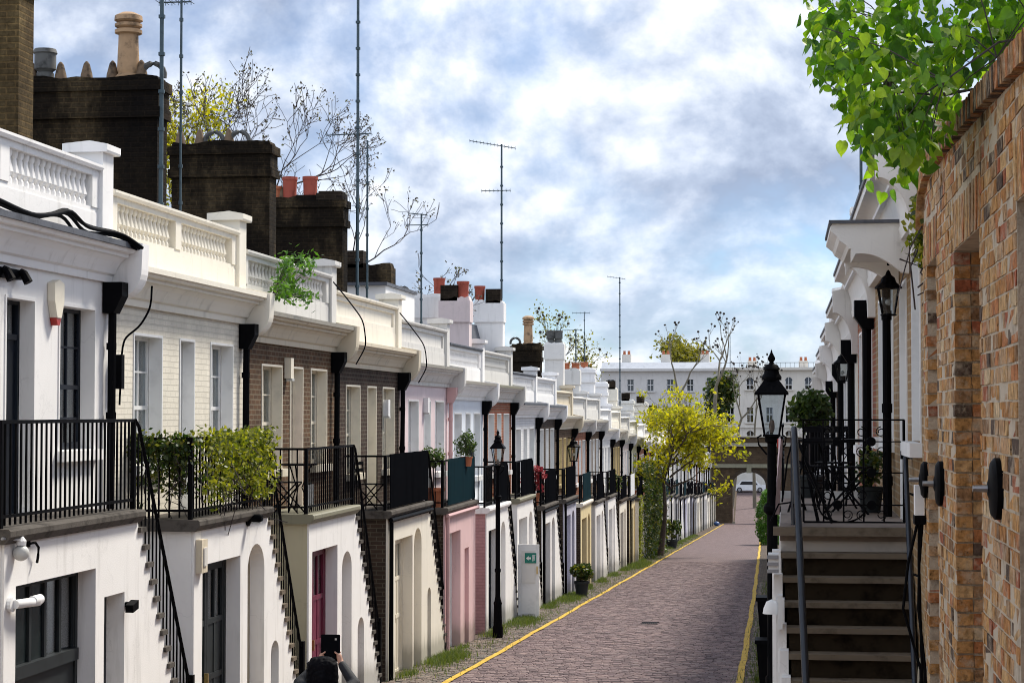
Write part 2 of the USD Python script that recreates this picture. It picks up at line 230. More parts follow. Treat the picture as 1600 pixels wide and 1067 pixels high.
SETT = [(0, (0.085, 0.060, 0.062)), (0.35, (0.150, 0.108, 0.110)), (0.65, (0.205, 0.148, 0.147)), (0.88, (0.28, 0.205, 0.19)), (1, (0.22, 0.18, 0.178))]
island('sett_stone', SETT, 0.8, 0.3, 18, 0.6, spec=0.25)
for i, c in enumerate(((0.10, 0.071, 0.073), (0.155, 0.112, 0.113), (0.205, 0.148, 0.147), (0.26, 0.19, 0.178))):
    island(f'sett_stone_tone_{i}', [(0, c), (1, c)], 0.8, 0.3, 18, 0.6, spec=0.25)
BRICKS = [(0.39, 0.235, 0.110), (0.34, 0.18, 0.078), (0.42, 0.29, 0.165), (0.34, 0.155, 0.078), (0.26, 0.165, 0.100), (0.20, 0.125, 0.080), (0.38, 0.26, 0.17), (0.28, 0.100, 0.062), (0.085, 0.065, 0.060), (0.46, 0.38, 0.28)]
BRICKS = [(min(0.6, a * 1.22), b * 1.10, c * 0.90) for a, b, c in BRICKS]
for i, c in enumerate(BRICKS):
    island(f'stock_brick_{i}', [(0, c), (1, c)], 0.9, 0.6, 22, 1.0, dist=0.014, spec=0.1, smear=(0.48, 0.40, 0.30))
island('stock_brick_mixed', [(i / 20 + 0.0005 * j, BRICKS[q]) for i, q in enumerate((0, 1, 2, 3, 0, 6, 1, 4, 0, 2, 3, 1, 5, 0, 6, 4, 7, 0, 8, 9)) for j in (0, 98)], 0.9, 0.6, 22, 1.0, dist=0.014, spec=0.1, smear=(0.48, 0.40, 0.30))


# ------------------------------------------------------------------ mesh helpers
class MB:
    """Collects shapes; build() makes them ONE mesh of the scene."""

    def __init__(self):
        self.v, self.f, self.n = [], [], 0

    def add(self, v, f):
        v, f = np.asarray(v, float), np.asarray(f, int)
        if f.shape[1] == 4:
            f = np.vstack([f[:, [0, 1, 2]], f[:, [0, 2, 3]]])
        self.v.append(v); self.f.append(f + self.n); self.n += len(v)
        return self

    def mesh(self, tm):
        return self.add(np.array(tm.vertices), np.array(tm.faces))

    def box(self, x0, x1, y0, y1, z0, z1):
        x0, x1 = min(x0, x1), max(x0, x1); y0, y1 = min(y0, y1), max(y0, y1); z0, z1 = min(z0, z1), max(z0, z1)
        v = [(a, b, c) for c in (z0, z1) for a, b in ((x0, y0), (x1, y0), (x1, y1), (x0, y1))]
        return self.add(v, [(0, 3, 2, 1), (4, 5, 6, 7), (0, 1, 5, 4), (1, 2, 6, 5), (2, 3, 7, 6), (3, 0, 4, 7)])

    def tube(self, pts, r, n=6, caps=True):
        pts = np.asarray(pts, float); k = len(pts)
        r = np.broadcast_to(np.asarray(r, float), (k,))
        t = np.gradient(pts, axis=0); t /= np.maximum(np.linalg.norm(t, axis=1, keepdims=True), 1e-9)
        ref = np.array([0, 0, 1.0]) if abs(t[0][2]) < 0.9 else np.array([1.0, 0, 0])
        ring = []
        for i in range(k):
            a = np.cross(t[i], ref); l = np.linalg.norm(a)
            if l < 1e-6:
                a = np.cross(t[i], [0.3, 1, 0.2]); l = np.linalg.norm(a)
            a /= l; b = np.cross(t[i], a); ref = np.cross(a, t[i]) if False else ref
            ang = np.arange(n) * 2 * PI / n
            ring.append(pts[i] + r[i] * (np.cos(ang)[:, None] * a + np.sin(ang)[:, None] * b))
        v = np.vstack(ring); f = []
        for i in range(k - 1):
            for j in range(n):
                f.append((i * n + j, (i + 1) * n + j, (i + 1) * n + (j + 1) % n, i * n + (j + 1) % n))
        f = [(a, b, c) for q in f for a, b, c in ((q[0], q[1], q[2]), (q[0], q[2], q[3]))]
        if caps:
            f += [(0, j, j + 1) for j in range(1, n - 1)] + [((k - 1) * n, (k - 1) * n + j + 1, (k - 1) * n + j) for j in range(1, n - 1)]
        return self.add(v, f)

    def lathe(self, prof, c, n=14):
        """prof: (radius, height) from bottom to top, about the vertical through c."""
        prof = [(max(r, 1e-4), h) for r, h in prof]
        ang = np.arange(n) * 2 * PI / n
        v = np.vstack([np.stack([c[0] + r * np.cos(ang), c[1] + r * np.sin(ang), np.full(n, c[2] + h)], 1) for r, h in prof])
        f = [(i * n + j, i * n + (j + 1) % n, (i + 1) * n + (j + 1) % n, (i + 1) * n + j) for i in range(len(prof) - 1) for j in range(n)]
        return self.add(v, f)

    def poly(self, shape, a0, a1, axis):
        """Extrudes a shapely shape: axis 'x' from the (y, z) plane, axis 'y' from the (x, z) plane."""
        for g in getattr(shape, 'geoms', [shape]):
            if g.is_empty or g.area < 1e-7:
                continue
            t = trimesh.creation.extrude_polygon(g, abs(a1 - a0), engine='earcut')
            p = np.array(t.vertices); f = np.array(t.faces)
            d = min(a0, a1) + p[:, 2]
            if axis == 'x':
                v = np.stack([d, p[:, 0], p[:, 1]], 1)
            elif axis == 'y':
                v = np.stack([p[:, 0], d, p[:, 1]], 1); f = f[:, ::-1]
            else:
                v = np.stack([p[:, 0], p[:, 1], d], 1)
            self.add(v, f)
        return self

    def quads(self, c, a, b):
        """Many small flat leaves: centres c, half axes a and b."""
        n = len(c)
        v = np.stack([c - a, c + b * 0.8, c + a, c - b * 0.8], 1).reshape(-1, 3)
        i = np.arange(n)[:, None] * 4
        return self.add(v, np.hstack([i, i + 1, i + 2, i + 3]))

    def icos(self, c, r, sub=1, squash=(1, 1, 1)):
        t = trimesh.creation.icosphere(sub, 1.0)
        return self.add(np.array(t.vertices) * np.asarray(squash) * r + np.asarray(c), np.array(t.faces))

    def arrays(self):
        return np.vstack(self.v), np.vstack(self.f)

    def build(self, name, mat, parent='/World', smooth=False):
        if not self.v:
            return None
        path = numbered(parent, name)
        v, f = self.arrays()
        v = v - np.array(ORIGIN.get(path.split('/')[2], (0, 0, 0)))
        if mat in TONED and len(f) > 40:
            from scipy.sparse import coo_matrix
            from scipy.sparse.csgraph import connected_components
            n, lab = connected_components(coo_matrix((np.ones(2 * len(f)), (np.r_[f[:, 0], f[:, 1]], np.r_[f[:, 1], f[:, 2]])), (len(v), len(v))), False)
            tone = np.random.default_rng(len(v)).random(n)[lab]
            g = usdkit.mesh(stage, path, (v, f), LOOK[mat])
            UsdGeom.PrimvarsAPI(g).CreatePrimvar('tone', Sdf.ValueTypeNames.FloatArray, 'vertex').Set(Vt.FloatArray.FromNumpy(tone.astype(np.float32)))
            return str(g.GetPath())
        return str(usdkit.mesh(stage, path, (v, f), LOOK[mat], smooth=smooth).GetPath())


COUNT, ORIGIN = {}, {}


def numbered(parent, name):
    k = COUNT.get((parent, name), 0)
    COUNT[(parent, name)] = k + 1
    return f'{parent}/{name}' + (f'_{k:03d}' if k else '')


def say(path, label=None, cat=None, group=None, kind=None):
    p = stage.GetPrimAtPath(path)
    for k, t in (('label', label), ('category', cat), ('group', group), ('kind', kind)):
        if t:
            p.SetCustomDataByKey(k, t)
    return path


def thing(name, label, cat, loc=(0, 0, 0), group=None, rotz=0.0):
    path = numbered('/World', name)
    x = UsdGeom.Xform.Define(stage, path)
    x.AddTranslateOp().Set(Gf.Vec3d(*map(float, loc)))
    if rotz:
        x.AddRotateZOp().Set(rotz)
    else:
        ORIGIN[path.split('/')[2]] = loc
    return say(path, label, cat, group)


def copy_of(src, label, loc, group=None, rotz=0.0):
    p = stage.GetPrimAtPath(src); was = p.GetCustomData()
    base = src.split('/')[2]
    base = base[:-4] if base[-4:-3] == '_' and base[-3:].isdigit() else base
    path = numbered('/World', base)
    x = UsdGeom.Xform.Define(stage, path)
    x.GetPrim().GetReferences().AddInternalReference(src)
    x.ClearXformOpOrder()
    x.GetPrim().GetAttribute('xformOp:translate').Set(Gf.Vec3d(*map(float, loc))) if x.GetPrim().HasAttribute('xformOp:translate') else None
    ops = [UsdGeom.XformOp(x.GetPrim().GetAttribute('xformOp:translate'))]
    r = x.AddRotateZOp() if not x.GetPrim().HasAttribute('xformOp:rotateZ') else UsdGeom.XformOp(x.GetPrim().GetAttribute('xformOp:rotateZ'))
    r.Set(float(rotz)); ops.append(r)
    x.SetXformOpOrder(ops)
    x.GetPrim().SetInstanceable(True)
    return say(path, label, was.get('category'), group or was.get('group'))


def unit(v):
    return v / np.maximum(np.linalg.norm(v, axis=-1, keepdims=True), 1e-9)


def leaf_cloud(rng, centres, per, spread, size, flat=0.4):
    """per leaves scattered about each centre."""
    c = np.repeat(centres, per, 0) + rng.normal(0, 1, (len(centres) * per, 3)) * spread
    a = unit(rng.normal(0, 1, c.shape)); b = unit(np.cross(a, unit(rng.normal(0, 1, c.shape) + [0, 0, 0.3])))
    s = size * rng.uniform(0.6, 1.3, (len(c), 1))
    return c, a * s, b * s * flat * 1.6


def ground(y):
    y = np.asarray(y, float)
    return np.where(y < 212, -0.039 * y, -0.039 * 212 + np.minimum(y - 212, 60) * 0.034)


def G(y):
    return float(ground(y))


# ------------------------------------------------------------------ ground, road, verges
ys = np.array([-60, 0, 212, 272, 900.0])
def strip(x0, x1, dz, ylist=None, f=None):
    yy = ys if ylist is None else np.asarray(ylist, float)
    zz = ground(yy) + dz
    xa = np.full(len(yy), x0) if f is None else f(yy)[0]; xb = np.full(len(yy), x1) if f is None else f(yy)[1]
    v = np.vstack([np.stack([xa, yy, zz], 1), np.stack([xb, yy, zz], 1)]); n = len(yy)
    return v, [(i, n + i, n + i + 1, i + 1) for i in range(n - 1)]

say(MB().add(*strip(-400, 400, -0.06)).build('ground', 'earth'), kind='structure')


def left_line(y): return -5.92 - 0.10 * np.clip((y - 35) / 60, 0, 3) + 0.014 * np.sin(y * 0.5) + 0.008 * np.sin(y * 1.7)
def right_line(y): return -0.80 - 0.20 * np.clip((y - 36) / 30, 0, 1) - 0.55 * np.clip((y - 66) / 62, 0, 1.0) - 1.0 * np.clip((y - 130) / 80, 0, 1.2) + 0.012 * np.sin(y * 0.6 + 1) + 0.006 * np.sin(y * 1.9)


yr = np.concatenate([[-60], np.arange(0, 212, 4.0), [212, 272]])
road = MB().add(*strip(0, 0, -0.012, yr, lambda y: (left_line(y) - 0.04, right_line(y) + 0.06))).build('road', 'far_setts')
say(road, kind='structure')
far_street = MB().box(-60, 40, 240, 250, G(245) + 0.02, G(245) + 0.03)
# granite setts, laid one by one as far as they can be told apart
rng = np.random.default_rng(5)
SV, SF = np.array([(-1, -1, 0), (1, -1, 0), (1, 1, 0), (-1, 1, 0), (-.88, -.82, 1), (.88, -.82, 1), (.88, .82, 1), (-.88, .82, 1)], float), np.array([(4, 5, 6, 7), (0, 1, 5, 4), (1, 2, 6, 5), (2, 3, 7, 6), (3, 0, 4, 7)])
setts = []
yy, row = 31.0, 0
while yy < 96:
    x0, x1 = float(left_line(yy)) + 0.08, float(right_line(yy)) - 0.02
    xx = x0 - rng.uniform(0, 0.12)
    dy = 0.118 + rng.uniform(-0.006, 0.006)
    while xx < x1:
        w = rng.uniform(0.15, 0.235)
        arch = 0.05 * math.sin((xx + 3.4) * 1.1 + yy * 0.07)
        setts.append((xx + w / 2, yy + arch + rng.uniform(-0.006, 0.006), w / 2 - 0.006, dy / 2 - 0.005, rng.uniform(0.011, 0.019), rng.normal(0, 0.03)))
        xx += w
    yy += dy; row += 1
setts = np.array(setts)
order = np.argsort(setts[:, 1] + 0.15 * np.abs(setts[:, 0] + 2.6))
seen = (setts[:, 1] > 35.2)
first = [i for i in order if seen[i]][:300]
mask = np.zeros(len(setts), bool); mask[first] = True


def sett_mesh(s):
    c, sn = np.cos(s[:, 5])[:, None], np.sin(s[:, 5])[:, None]
    px, py = SV[None, :, 0] * s[:, 2:3], SV[None, :, 1] * s[:, 3:4]
    X = s[:, 0:1] + px * c - py * sn; Y = s[:, 1:2] + px * sn + py * c
    Z = ground(Y) - 0.012 + SV[None, :, 2] * s[:, 4:5] * 1.0
    v = np.stack([X, Y, Z], 2).reshape(-1, 3)
    f = (SF[None] + (np.arange(len(s)) * 8)[:, None, None]).reshape(-1, 4)
    return v, f


rest = sett_mesh(setts[~mask])
say(MB().add(*rest).build('setts', 'sett_stone', road), kind='stuff')
for i in first:
    MB().add(*sett_mesh(setts[i:i + 1])).build('sett', f'sett_stone_tone_{rng.integers(4)}', road)
drain = MB()
for k in range(7):
    drain.box(-3.62 + k * 0.055, -3.59 + k * 0.055, 50.9, 51.4, G(51) + 0.006, G(51) + 0.018)
drain.box(-3.66, -3.22, 50.85, 50.9, G(51) + 0.006, G(51) + 0.02); drain.box(-3.66, -3.22, 51.4, 51.45, G(51.4) + 0.006, G(51.4) + 0.02)
drain.build('drain_grate', 'black_iron', road)

pav_l = MB().add(*strip(0, 0, 0.0, yr, lambda y: (np.full(len(y), -7.75), left_line(y) - 0.05))).build('left_verge', 'verge_setts'); say(pav_l, kind='structure')
pav_r = MB().add(*strip(0, 0, 0.0, yr, lambda y: (right_line(y) + 0.07, np.full(len(y), 0.9)))).build('right_verge', 'verge_setts'); say(pav_r, kind='structure')
# verge pavers that can be told apart
def pavers(name, f0, f1, y0, y1, parent, cols=5):
    r = np.random.default_rng(11); s = []
    yy = y0
    while yy < y1:
        d = 0.19 + r.uniform(-0.015, 0.015)
        a, b = f0(yy), f1(yy); xx = a + r.uniform(0, 0.05)
        while xx < b - 0.05:
            w = min(r.uniform(0.10, 0.17), b - xx)
            s.append((xx + w / 2, yy, w / 2 - 0.006, d / 2 - 0.006, r.uniform(0.022, 0.034), r.normal(0, 0.03))); xx += w
        yy += d
    v, f = sett_mesh(np.array(s))
    say(MB().add(v, f).build(name, 'paver_stone', parent), kind='stuff')


island('paver_stone', [(0, (0.07, 0.06, 0.046)), (0.4, (0.13, 0.10, 0.08)), (0.75, (0.19, 0.14, 0.108)), (1, (0.145, 0.13, 0.11))], 0.8, 0.4, 14, 0.7)
pavers('pavers', lambda y: -6.98, lambda y: float(left_line(y)) - 0.07, 30, 80, pav_l)
pavers('pavers', lambda y: float(right_line(y)) + 0.09, lambda y: -0.05, 30, 75, pav_r)


def line(name, fx, w, y0, y1, label):
    r = np.random.default_rng(3)
    yy = np.arange(y0, y1, 0.35); c = fx(yy)
    a = c - w / 2 + r.normal(0, 0.004, len(yy)); b = c + w / 2 + r.normal(0, 0.004, len(yy))
    n = len(yy); zz = ground(yy) + 0.016
    v = np.vstack([np.stack([a, yy, zz], 1), np.stack([b, yy, zz], 1)])
    p = MB().add(v, [(i, n + i, n + i + 1, i + 1) for i in range(n - 1)]).build(name, 'yellow_line')
    say(p, kind='structure')


line('yellow_line', left_line, 0.12, 20, 206, 'l'); line('yellow_line', right_line, 0.125, 20, 225, 'r')


# ------------------------------------------------------------------ houses
class House:
    """Local frame: u is the distance out of the upper wall towards the street; z is above the house's own ground."""

    def __init__(s, side, y0, y1, spec, label, group, name='mews_house'):
        s.side, s.y0, s.y1, s.k = side, y0, y1, spec
        s.x0 = -7.8 if side < 0 else 1.1
        s.zb = G(y1) + spec.get('lift', 0.0)
        s.dep = 0.8 if side < 0 else 1.15
        s.t = thing(name, label, 'house', (s.x0, y0, s.zb), group)

    def X(s, u): return s.x0 + u * (1 if s.side < 0 else -1)

    def box(s, mb, u0, u1, y0, y1, z0, z1): return mb.box(s.X(u0), s.X(u1), y0, y1, s.zb + z0, s.zb + z1)

    def slab(s, mb, shape, u0, u1):
        from shapely.affinity import translate
        return mb.poly(translate(shape, 0, s.zb), s.X(u0), s.X(u1), 'x')

    def prof(s, mb, pts, y0, y1):
        return mb.poly(Polygon([(s.X(u), s.zb + zz) for u, zz in pts]).buffer(0), y0, y1, 'y')

    def part(s, mb, name, mat, parent=None, smooth=False): return mb.build(name, mat, parent or s.t, smooth)


SLAB, CB, CT, PT = 3.22, 5.80, 6.14, 7.12      # balcony floor, cornice bottom and top, coping top


def arch_shape(a, b, z0, z1):
    r = (b - a) / 2
    return unary_union([sbox(a, z0, b, z1 - r * 0.8), Polygon([(a + r + r * math.cos(t), z1 - r * 0.8 + 0.8 * r * math.sin(t)) for t in np.linspace(0, PI, 12)])])


def sash(H, a, b, z0, z1, fine, frame, dark_room=False, lining=True, trim=None):
    """Sash window in a reveal: frame and glazing bars, a pane per sash, sill, net curtain or dark room behind."""
    m = MB(); t, u0, u1 = 0.055, -0.225, -0.165
    H.box(m, u0, u1, a, a + t, z0, z1); H.box(m, u0, u1, b - t, b, z0, z1); H.box(m, u0, u1, a + t, b - t, z0, z0 + 0.08); H.box(m, u0, u1, a + t, b - t, z1 - t, z1)
    zm = z0 + (z1 - z0) * 0.44
    H.box(m, u0 + 0.005, u1 - 0.005, a + t, b - t, zm - 0.025, zm + 0.025)
    if fine:
        for i in (1, 2):
            yy = a + t + (b - a - 2 * t) * i / 3
            H.box(m, u0 + 0.015, u1 - 0.012, yy - 0.011, yy + 0.011, z0 + 0.08, zm - 0.025); H.box(m, u0 + 0.015, u1 - 0.012, yy - 0.011, yy + 0.011, zm + 0.025, z1 - t)
        for q in (0.22, 0.72):
            zz = z0 + (z1 - z0) * q
            H.box(m, u0 + 0.013, u1 - 0.010, a + t, b - t, zz - 0.011, zz + 0.011)
    w = H.part(m, 'window', frame)
    for p0, p1 in ((z0 + 0.08, zm - 0.025), (zm + 0.025, z1 - t)):
        H.part(H.box(MB(), -0.200, -0.194, a + t, b - t, p0, p1), 'pane', 'pane_glass', w)
    if lining:
        m = MB(); H.box(m, -0.16, 0.012, a - 0.02, a + 0.012, z0, z1 + 0.02); H.box(m, -0.16, 0.012, b - 0.012, b + 0.02, z0, z1 + 0.02); H.box(m, -0.16, 0.012, a + 0.012, b - 0.012, z1 - 0.012, z1 + 0.02)
        H.part(m, 'lining', trim or frame, w)
    m = MB(); H.box(m, -0.16, 0.10, a - 0.08, b + 0.08, z0 - 0.12, z0 - 0.003)
    H.part(m, 'sill', trim or frame, w)
    if not dark_room:
        n = 9; yy = np.linspace(a + t, b - t, n * 4 + 1); uu = -0.29 + 0.018 * np.sin(np.arange(len(yy)) * PI / 2)
        v = np.array([(H.X(u), q, H.zb + zz) for zz in (z0 + 0.04, z1) for u, q in zip(uu, yy)]); k = len(yy)
        H.part(MB().add(v, [(i, i + 1, k + i + 1, k + i) for i in range(k - 1)]), 'curtain', 'net_curtain', w)
    return w


def door_upper(H, a, b, z1, mat, frame, trim):
    z0 = SLAB; t = 0.05
    m = MB(); H.box(m, -0.225, -0.16, a, a + t, z0, z1); H.box(m, -0.225, -0.16, b - t, b, z0, z1); H.box(m, -0.225, -0.16, a + t, b - t, z1 - t, z1); H.box(m, -0.225, -0.165, a + t, b - t, z1 - 0.42, z1 - 0.36)
    d = H.part(m, 'door', frame)
    H.part(H.box(MB(), -0.20, -0.194, a + t, b - t, z1 - 0.36, z1 - t), 'pane', 'pane_glass', d)
    m = MB(); H.box(m, -0.22, -0.19, a + t, b - t, z0, z1 - 0.42)
    for q0, q1 in ((0.15, 0.8), (0.95, z1 - z0 - 0.55)):
        H.box(m, -0.19, -0.178, a + t + 0.09, b - t - 0.09, z0 + q0, z0 + q1)
    H.part(m, 'leaf', mat, d)
    m = MB(); H.box(m, -0.155, 0.012, a - 0.02, a + 0.012, z0, z1 + 0.02); H.box(m, -0.155, 0.012, b - 0.012, b + 0.02, z0, z1 + 0.02); H.box(m, -0.155, 0.012, a + 0.012, b - 0.012, z1 - 0.012, z1 + 0.02)
    H.part(m, 'lining', trim, d)


def garage(H, a, b, z0, z1, mat, kind):
    u = H.dep - 0.20; t = 0.07
    m = MB(); H.box(m, u - 0.06, u + 0.01, a, a + t, z0, z1); H.box(m, u - 0.06, u + 0.01, b - t, b, z0, z1); H.box(m, u - 0.06, u + 0.01, a + t, b - t, z1 - t, z1)
    g = H.part(m, 'garage_door', mat)
    if kind == 'shutter':
        m = MB(); n = 5; H.box(m, u - 0.05, u + 0.05, a + t, b - t, z1 - 0.92, z1 - 0.80)
        for i in range(n + 1):
            yy = a + t + (b - a - 2 * t) * i / n; H.box(m, u - 0.04, u + 0.0, yy - 0.03, yy + 0.03, z1 - 0.80, z1 - t)
        H.part(m, 'transom_frame', mat, g)
        for i in range(n):
            y0, y1 = a + t + (b - a - 2 * t) * i / n + 0.03, a + t + (b - a - 2 * t) * (i + 1) / n - 0.03
            H.part(H.box(MB(), u - 0.03, u - 0.024, y0, y1, z1 - 0.80, z1 - t), 'pane', 'pane_glass' if i > 2 else 'dark_pane', g)
            H.part(H.box(MB(), u - 0.14, u - 0.13, y0, y1 - (0.2 if i > 2 else 0), z1 - 0.82, z1 - t), 'blind', ('charcoal_paint', 'room_dark', 'teal_board', 'room_dark', 'net_curtain')[i], g)
        H.part(H.box(MB(), u - 0.05, u - 0.005, a + t, b - t, z1 - 1.25, z1 - 0.92), 'shutter_box', 'charcoal_paint', g)
        zz = z1 - 1.25
        while zz > z0 + 0.05:
            H.part(H.box(MB(), u - 0.05, u - 0.012, a + t, b - t, max(zz - 0.088, z0), zz - 0.006), 'slat', 'charcoal_paint', g)
            zz -= 0.088
        return g
    ym = (a + b) / 2
    for y0, y1 in ((a + t, ym - 0.006), (ym + 0.006, b - t)):
        m = MB(); s = 0.07; zm = z1 - t - 0.75
        H.box(m, u - 0.05, u - 0.02, y0, y1, z0 + 0.03, zm); H.box(m, u - 0.05, u - 0.0, y0, y0 + s, z0 + 0.03, z1 - t); H.box(m, u - 0.05, u - 0.0, y1 - s, y1, z0 + 0.03, z1 - t)
        for zz in (z0 + 0.03, z0 + 1.05, zm, z1 - t - s):
            H.box(m, u - 0.05, u - 0.004, y0 + s, y1 - s, zz, zz + s)
        yc = (y0 + y1) / 2; H.box(m, u - 0.05, u - 0.008, yc - 0.025, yc + 0.025, z0 + 0.1, z1 - t - s)
        H.part(m, 'leaf', mat, g)
        for q0, q1 in ((y0 + s, yc - 0.025), (yc + 0.025, y1 - s)):
            H.part(H.box(MB(), u - 0.035, u - 0.029, q0, q1, zm + s, z1 - t - s), 'pane', 'pane_glass', g)
    m = MB(); H.box(m, u, u + 0.05, ym - 0.09, ym - 0.05, z0 + 1.0, z0 + 1.16)
    H.part(m, 'handle', 'brass', g)
    return g


def baluster_profile(h):
    return [(0.045, 0), (0.045, 0.05), (0.028, 0.08), (0.05, 0.2 * h + 0.05), (0.06, 0.35 * h), (0.035, 0.6 * h), (0.026, 0.78 * h), (0.04, h - 0.06), (0.045, h - 0.04), (0.045, h)]


def parapet(H, style, mat, near):
    y0, y1 = H.y0 + 0.02, H.y1 - 0.02
    e = y1 - 0.36
    m = MB(); H.box(m, -0.32, -0.01, y0, e, 6.05, 6.56)
    p = H.part(m, 'parapet', mat)
    if style == 'plain':
        m = MB(); H.slab(m, sbox(y0, 6.56, e, 7.04).difference(sbox(y0 + 0.25, 6.68, e - 0.2, 6.96)), -0.28, -0.02); H.box(m, -0.26, -0.06, y0 + 0.25, e - 0.2, 6.68, 6.96)
        H.part(m, 'panel', mat, p)
    else:
        m = MB(); H.box(m, -0.28, -0.16, y0, e, 6.56, 6.98); H.part(m, 'panel', mat, p)
        m = MB(); H.box(m, -0.30, -0.02, y0, e, 6.56, 6.62); H.part(m, 'plinth', mat, p)
        mid = [(y0 + e) / 2 - 0.18] if near else []
        for q in [y0] + mid + [e - 0.22]:
            m = MB(); H.box(m, -0.28, -0.005, q, q + 0.24, 6.62, 6.98); H.part(m, 'die', mat, p)
        allm = MB(); yy = y0 + 0.32
        while yy < e - 0.3:
            if not (mid and mid[0] - 0.06 < yy < mid[0] + 0.30):
                m = MB() if near else allm
                m.lathe(baluster_profile(0.36), (H.X(-0.09), yy, H.zb + 6.62), 8 if near else 5)
                if near:
                    H.part(m, 'baluster', mat, p, smooth=40)
            yy += 0.155 if near else 0.2
        if allm.v:
            H.part(allm, 'balusters', mat, p, smooth=40)
        m = MB(); H.box(m, -0.29, -0.005, y0, e, 6.98, 7.05); H.part(m, 'frieze', mat, p)
    m = MB(); H.prof(m, [(-0.34, 7.05), (0.03, 7.05), (0.06, 7.08), (0.06, 7.11), (-0.1, 7.15), (-0.34, 7.12)], y0, e)
    H.part(m, 'coping', H.k.get('coping', mat))
    m = MB(); H.box(m, -0.36, 0.04, e, y1, 6.05, 7.27); H.part(m, 'pier', mat)
    m = MB(); H.prof(m, [(-0.43, 7.27), (0.10, 7.27), (0.11, 7.29), (0.11, 7.36), (-0.1, 7.40), (-0.43, 7.37)], e - 0.06, y1 + 0.06); H.part(m, 'pier_cap', mat)


def chimney(H, u0, u1, top, mat, pots, yc=None, neck=True):
    y = yc or H.y1
    m = MB(); H.box(m, u0, u1, y - 0.22, y + 0.24, 5.5, top - 0.55)
    if neck:
        H.box(m, u0 - 0.05, u1 + 0.05, y - 0.28, y + 0.29, top - 0.55, top - 0.40); H.box(m, u0 - 0.02, u1 + 0.02, y - 0.25, y + 0.26, top - 0.40, top - 0.15); H.box(m, u0 - 0.06, u1 + 0.06, y - 0.29, y + 0.3, top - 0.15, top)
    else:
        H.box(m, u0 - 0.03, u1 + 0.03, y - 0.26, y + 0.27, top - 0.55, top)
    c = H.part(m, 'chimney', mat)
    r_ = np.random.default_rng(int(abs(u0 * 100) + y * 10)); m = MB()              # uneven mortar flaunching round the pots
    gx = np.linspace(u0 + 0.02, u1 - 0.02, 9); hh = 0.05 + 0.07 * r_.random(9)
    pts = [(u0 - 0.02, top - 0.01)] + [(a_, top + q_) for a_, q_ in zip(gx, hh)] + [(u1 + 0.02, top - 0.01)]
    H.prof(m, pts, y - 0.2, y + 0.2); H.part(m, 'flaunching', mat, c)
    for kind, q in pots:
        xx = H.X(u0 + (u1 - u0) * q); b = (xx, y, H.zb + top - 0.01); m = MB()
        if kind == 'tall':
            m.lathe([(0.19, 0), (0.19, 0.10), (0.15, 0.14), (0.15, 0.16), (0.165, 0.2), (0.15, 0.55), (0.145, 0.72), (0.20, 0.74), (0.20, 0.79), (0.15, 0.81), (0.20, 0.84), (0.20, 0.88), (0.15, 0.90), (0.21, 0.93), (0.20, 1.0), (0.10, 1.05), (0, 1.06)], b, 16); mt = 'buff_clay'
        elif kind == 'red':
            m.lathe([(0.17, 0), (0.16, 0.06), (0.14, 0.1), (0.15, 0.44), (0.165, 0.46), (0.165, 0.52), (0.12, 0.52), (0.11, 0.3)], b, 14); mt = 'red_clay'
        elif kind == 'orange':
            m.lathe([(0.16, 0), (0.15, 0.25), (0.17, 0.27), (0.17, 0.33), (0.12, 0.33)], b, 12); mt = 'terracotta'
        elif kind == 'cowl':
            m.lathe([(0.13, 0), (0.13, 0.18), (0.11, 0.2), (0.16, 0.24), (0.16, 0.46), (0.18, 0.48), (0.16, 0.54), (0, 0.55)], b, 14); mt = 'grey_clay'
        elif kind == 'spike':
            m.lathe([(0.11, 0), (0.10, 0.08), (0.09, 0.15), (0.05, 0.30), (0.02, 0.34), (0, 0.35)], b, 8); mt = 'dirty_clay'
        elif kind == 'half':
            m.tube([(xx + 0.17 * math.cos(t), y, b[2] + 0.12 + 0.17 * math.sin(t)) for t in np.linspace(-0.3, PI + 0.3, 10)], 0.045, 6); mt = 'grey_clay'
        elif kind == 'low':
            m.box(xx - 0.28, xx + 0.28, y - 0.24, y + 0.24, b[2], b[2] + 0.16); m.box(xx - 0.24, xx + 0.24, y - 0.2, y + 0.2, b[2] + 0.16, b[2] + 0.2); mt = 'sooty_brick'
        else:
            m.box(xx - 0.22, xx + 0.22, y - 0.2, y + 0.2, b[2], b[2] + 0.42); mt = 'sooty_brick'
        H.part(m, 'chimney_pot' if kind not in ('half', 'spike', 'stub', 'low') else {'half': 'pot_hood', 'spike': 'ridge_spike', 'stub': 'flue_stub', 'low': 'flue_stub'}[kind], mt, c, smooth=35 if kind not in ('stub', 'low') else False)
    return c


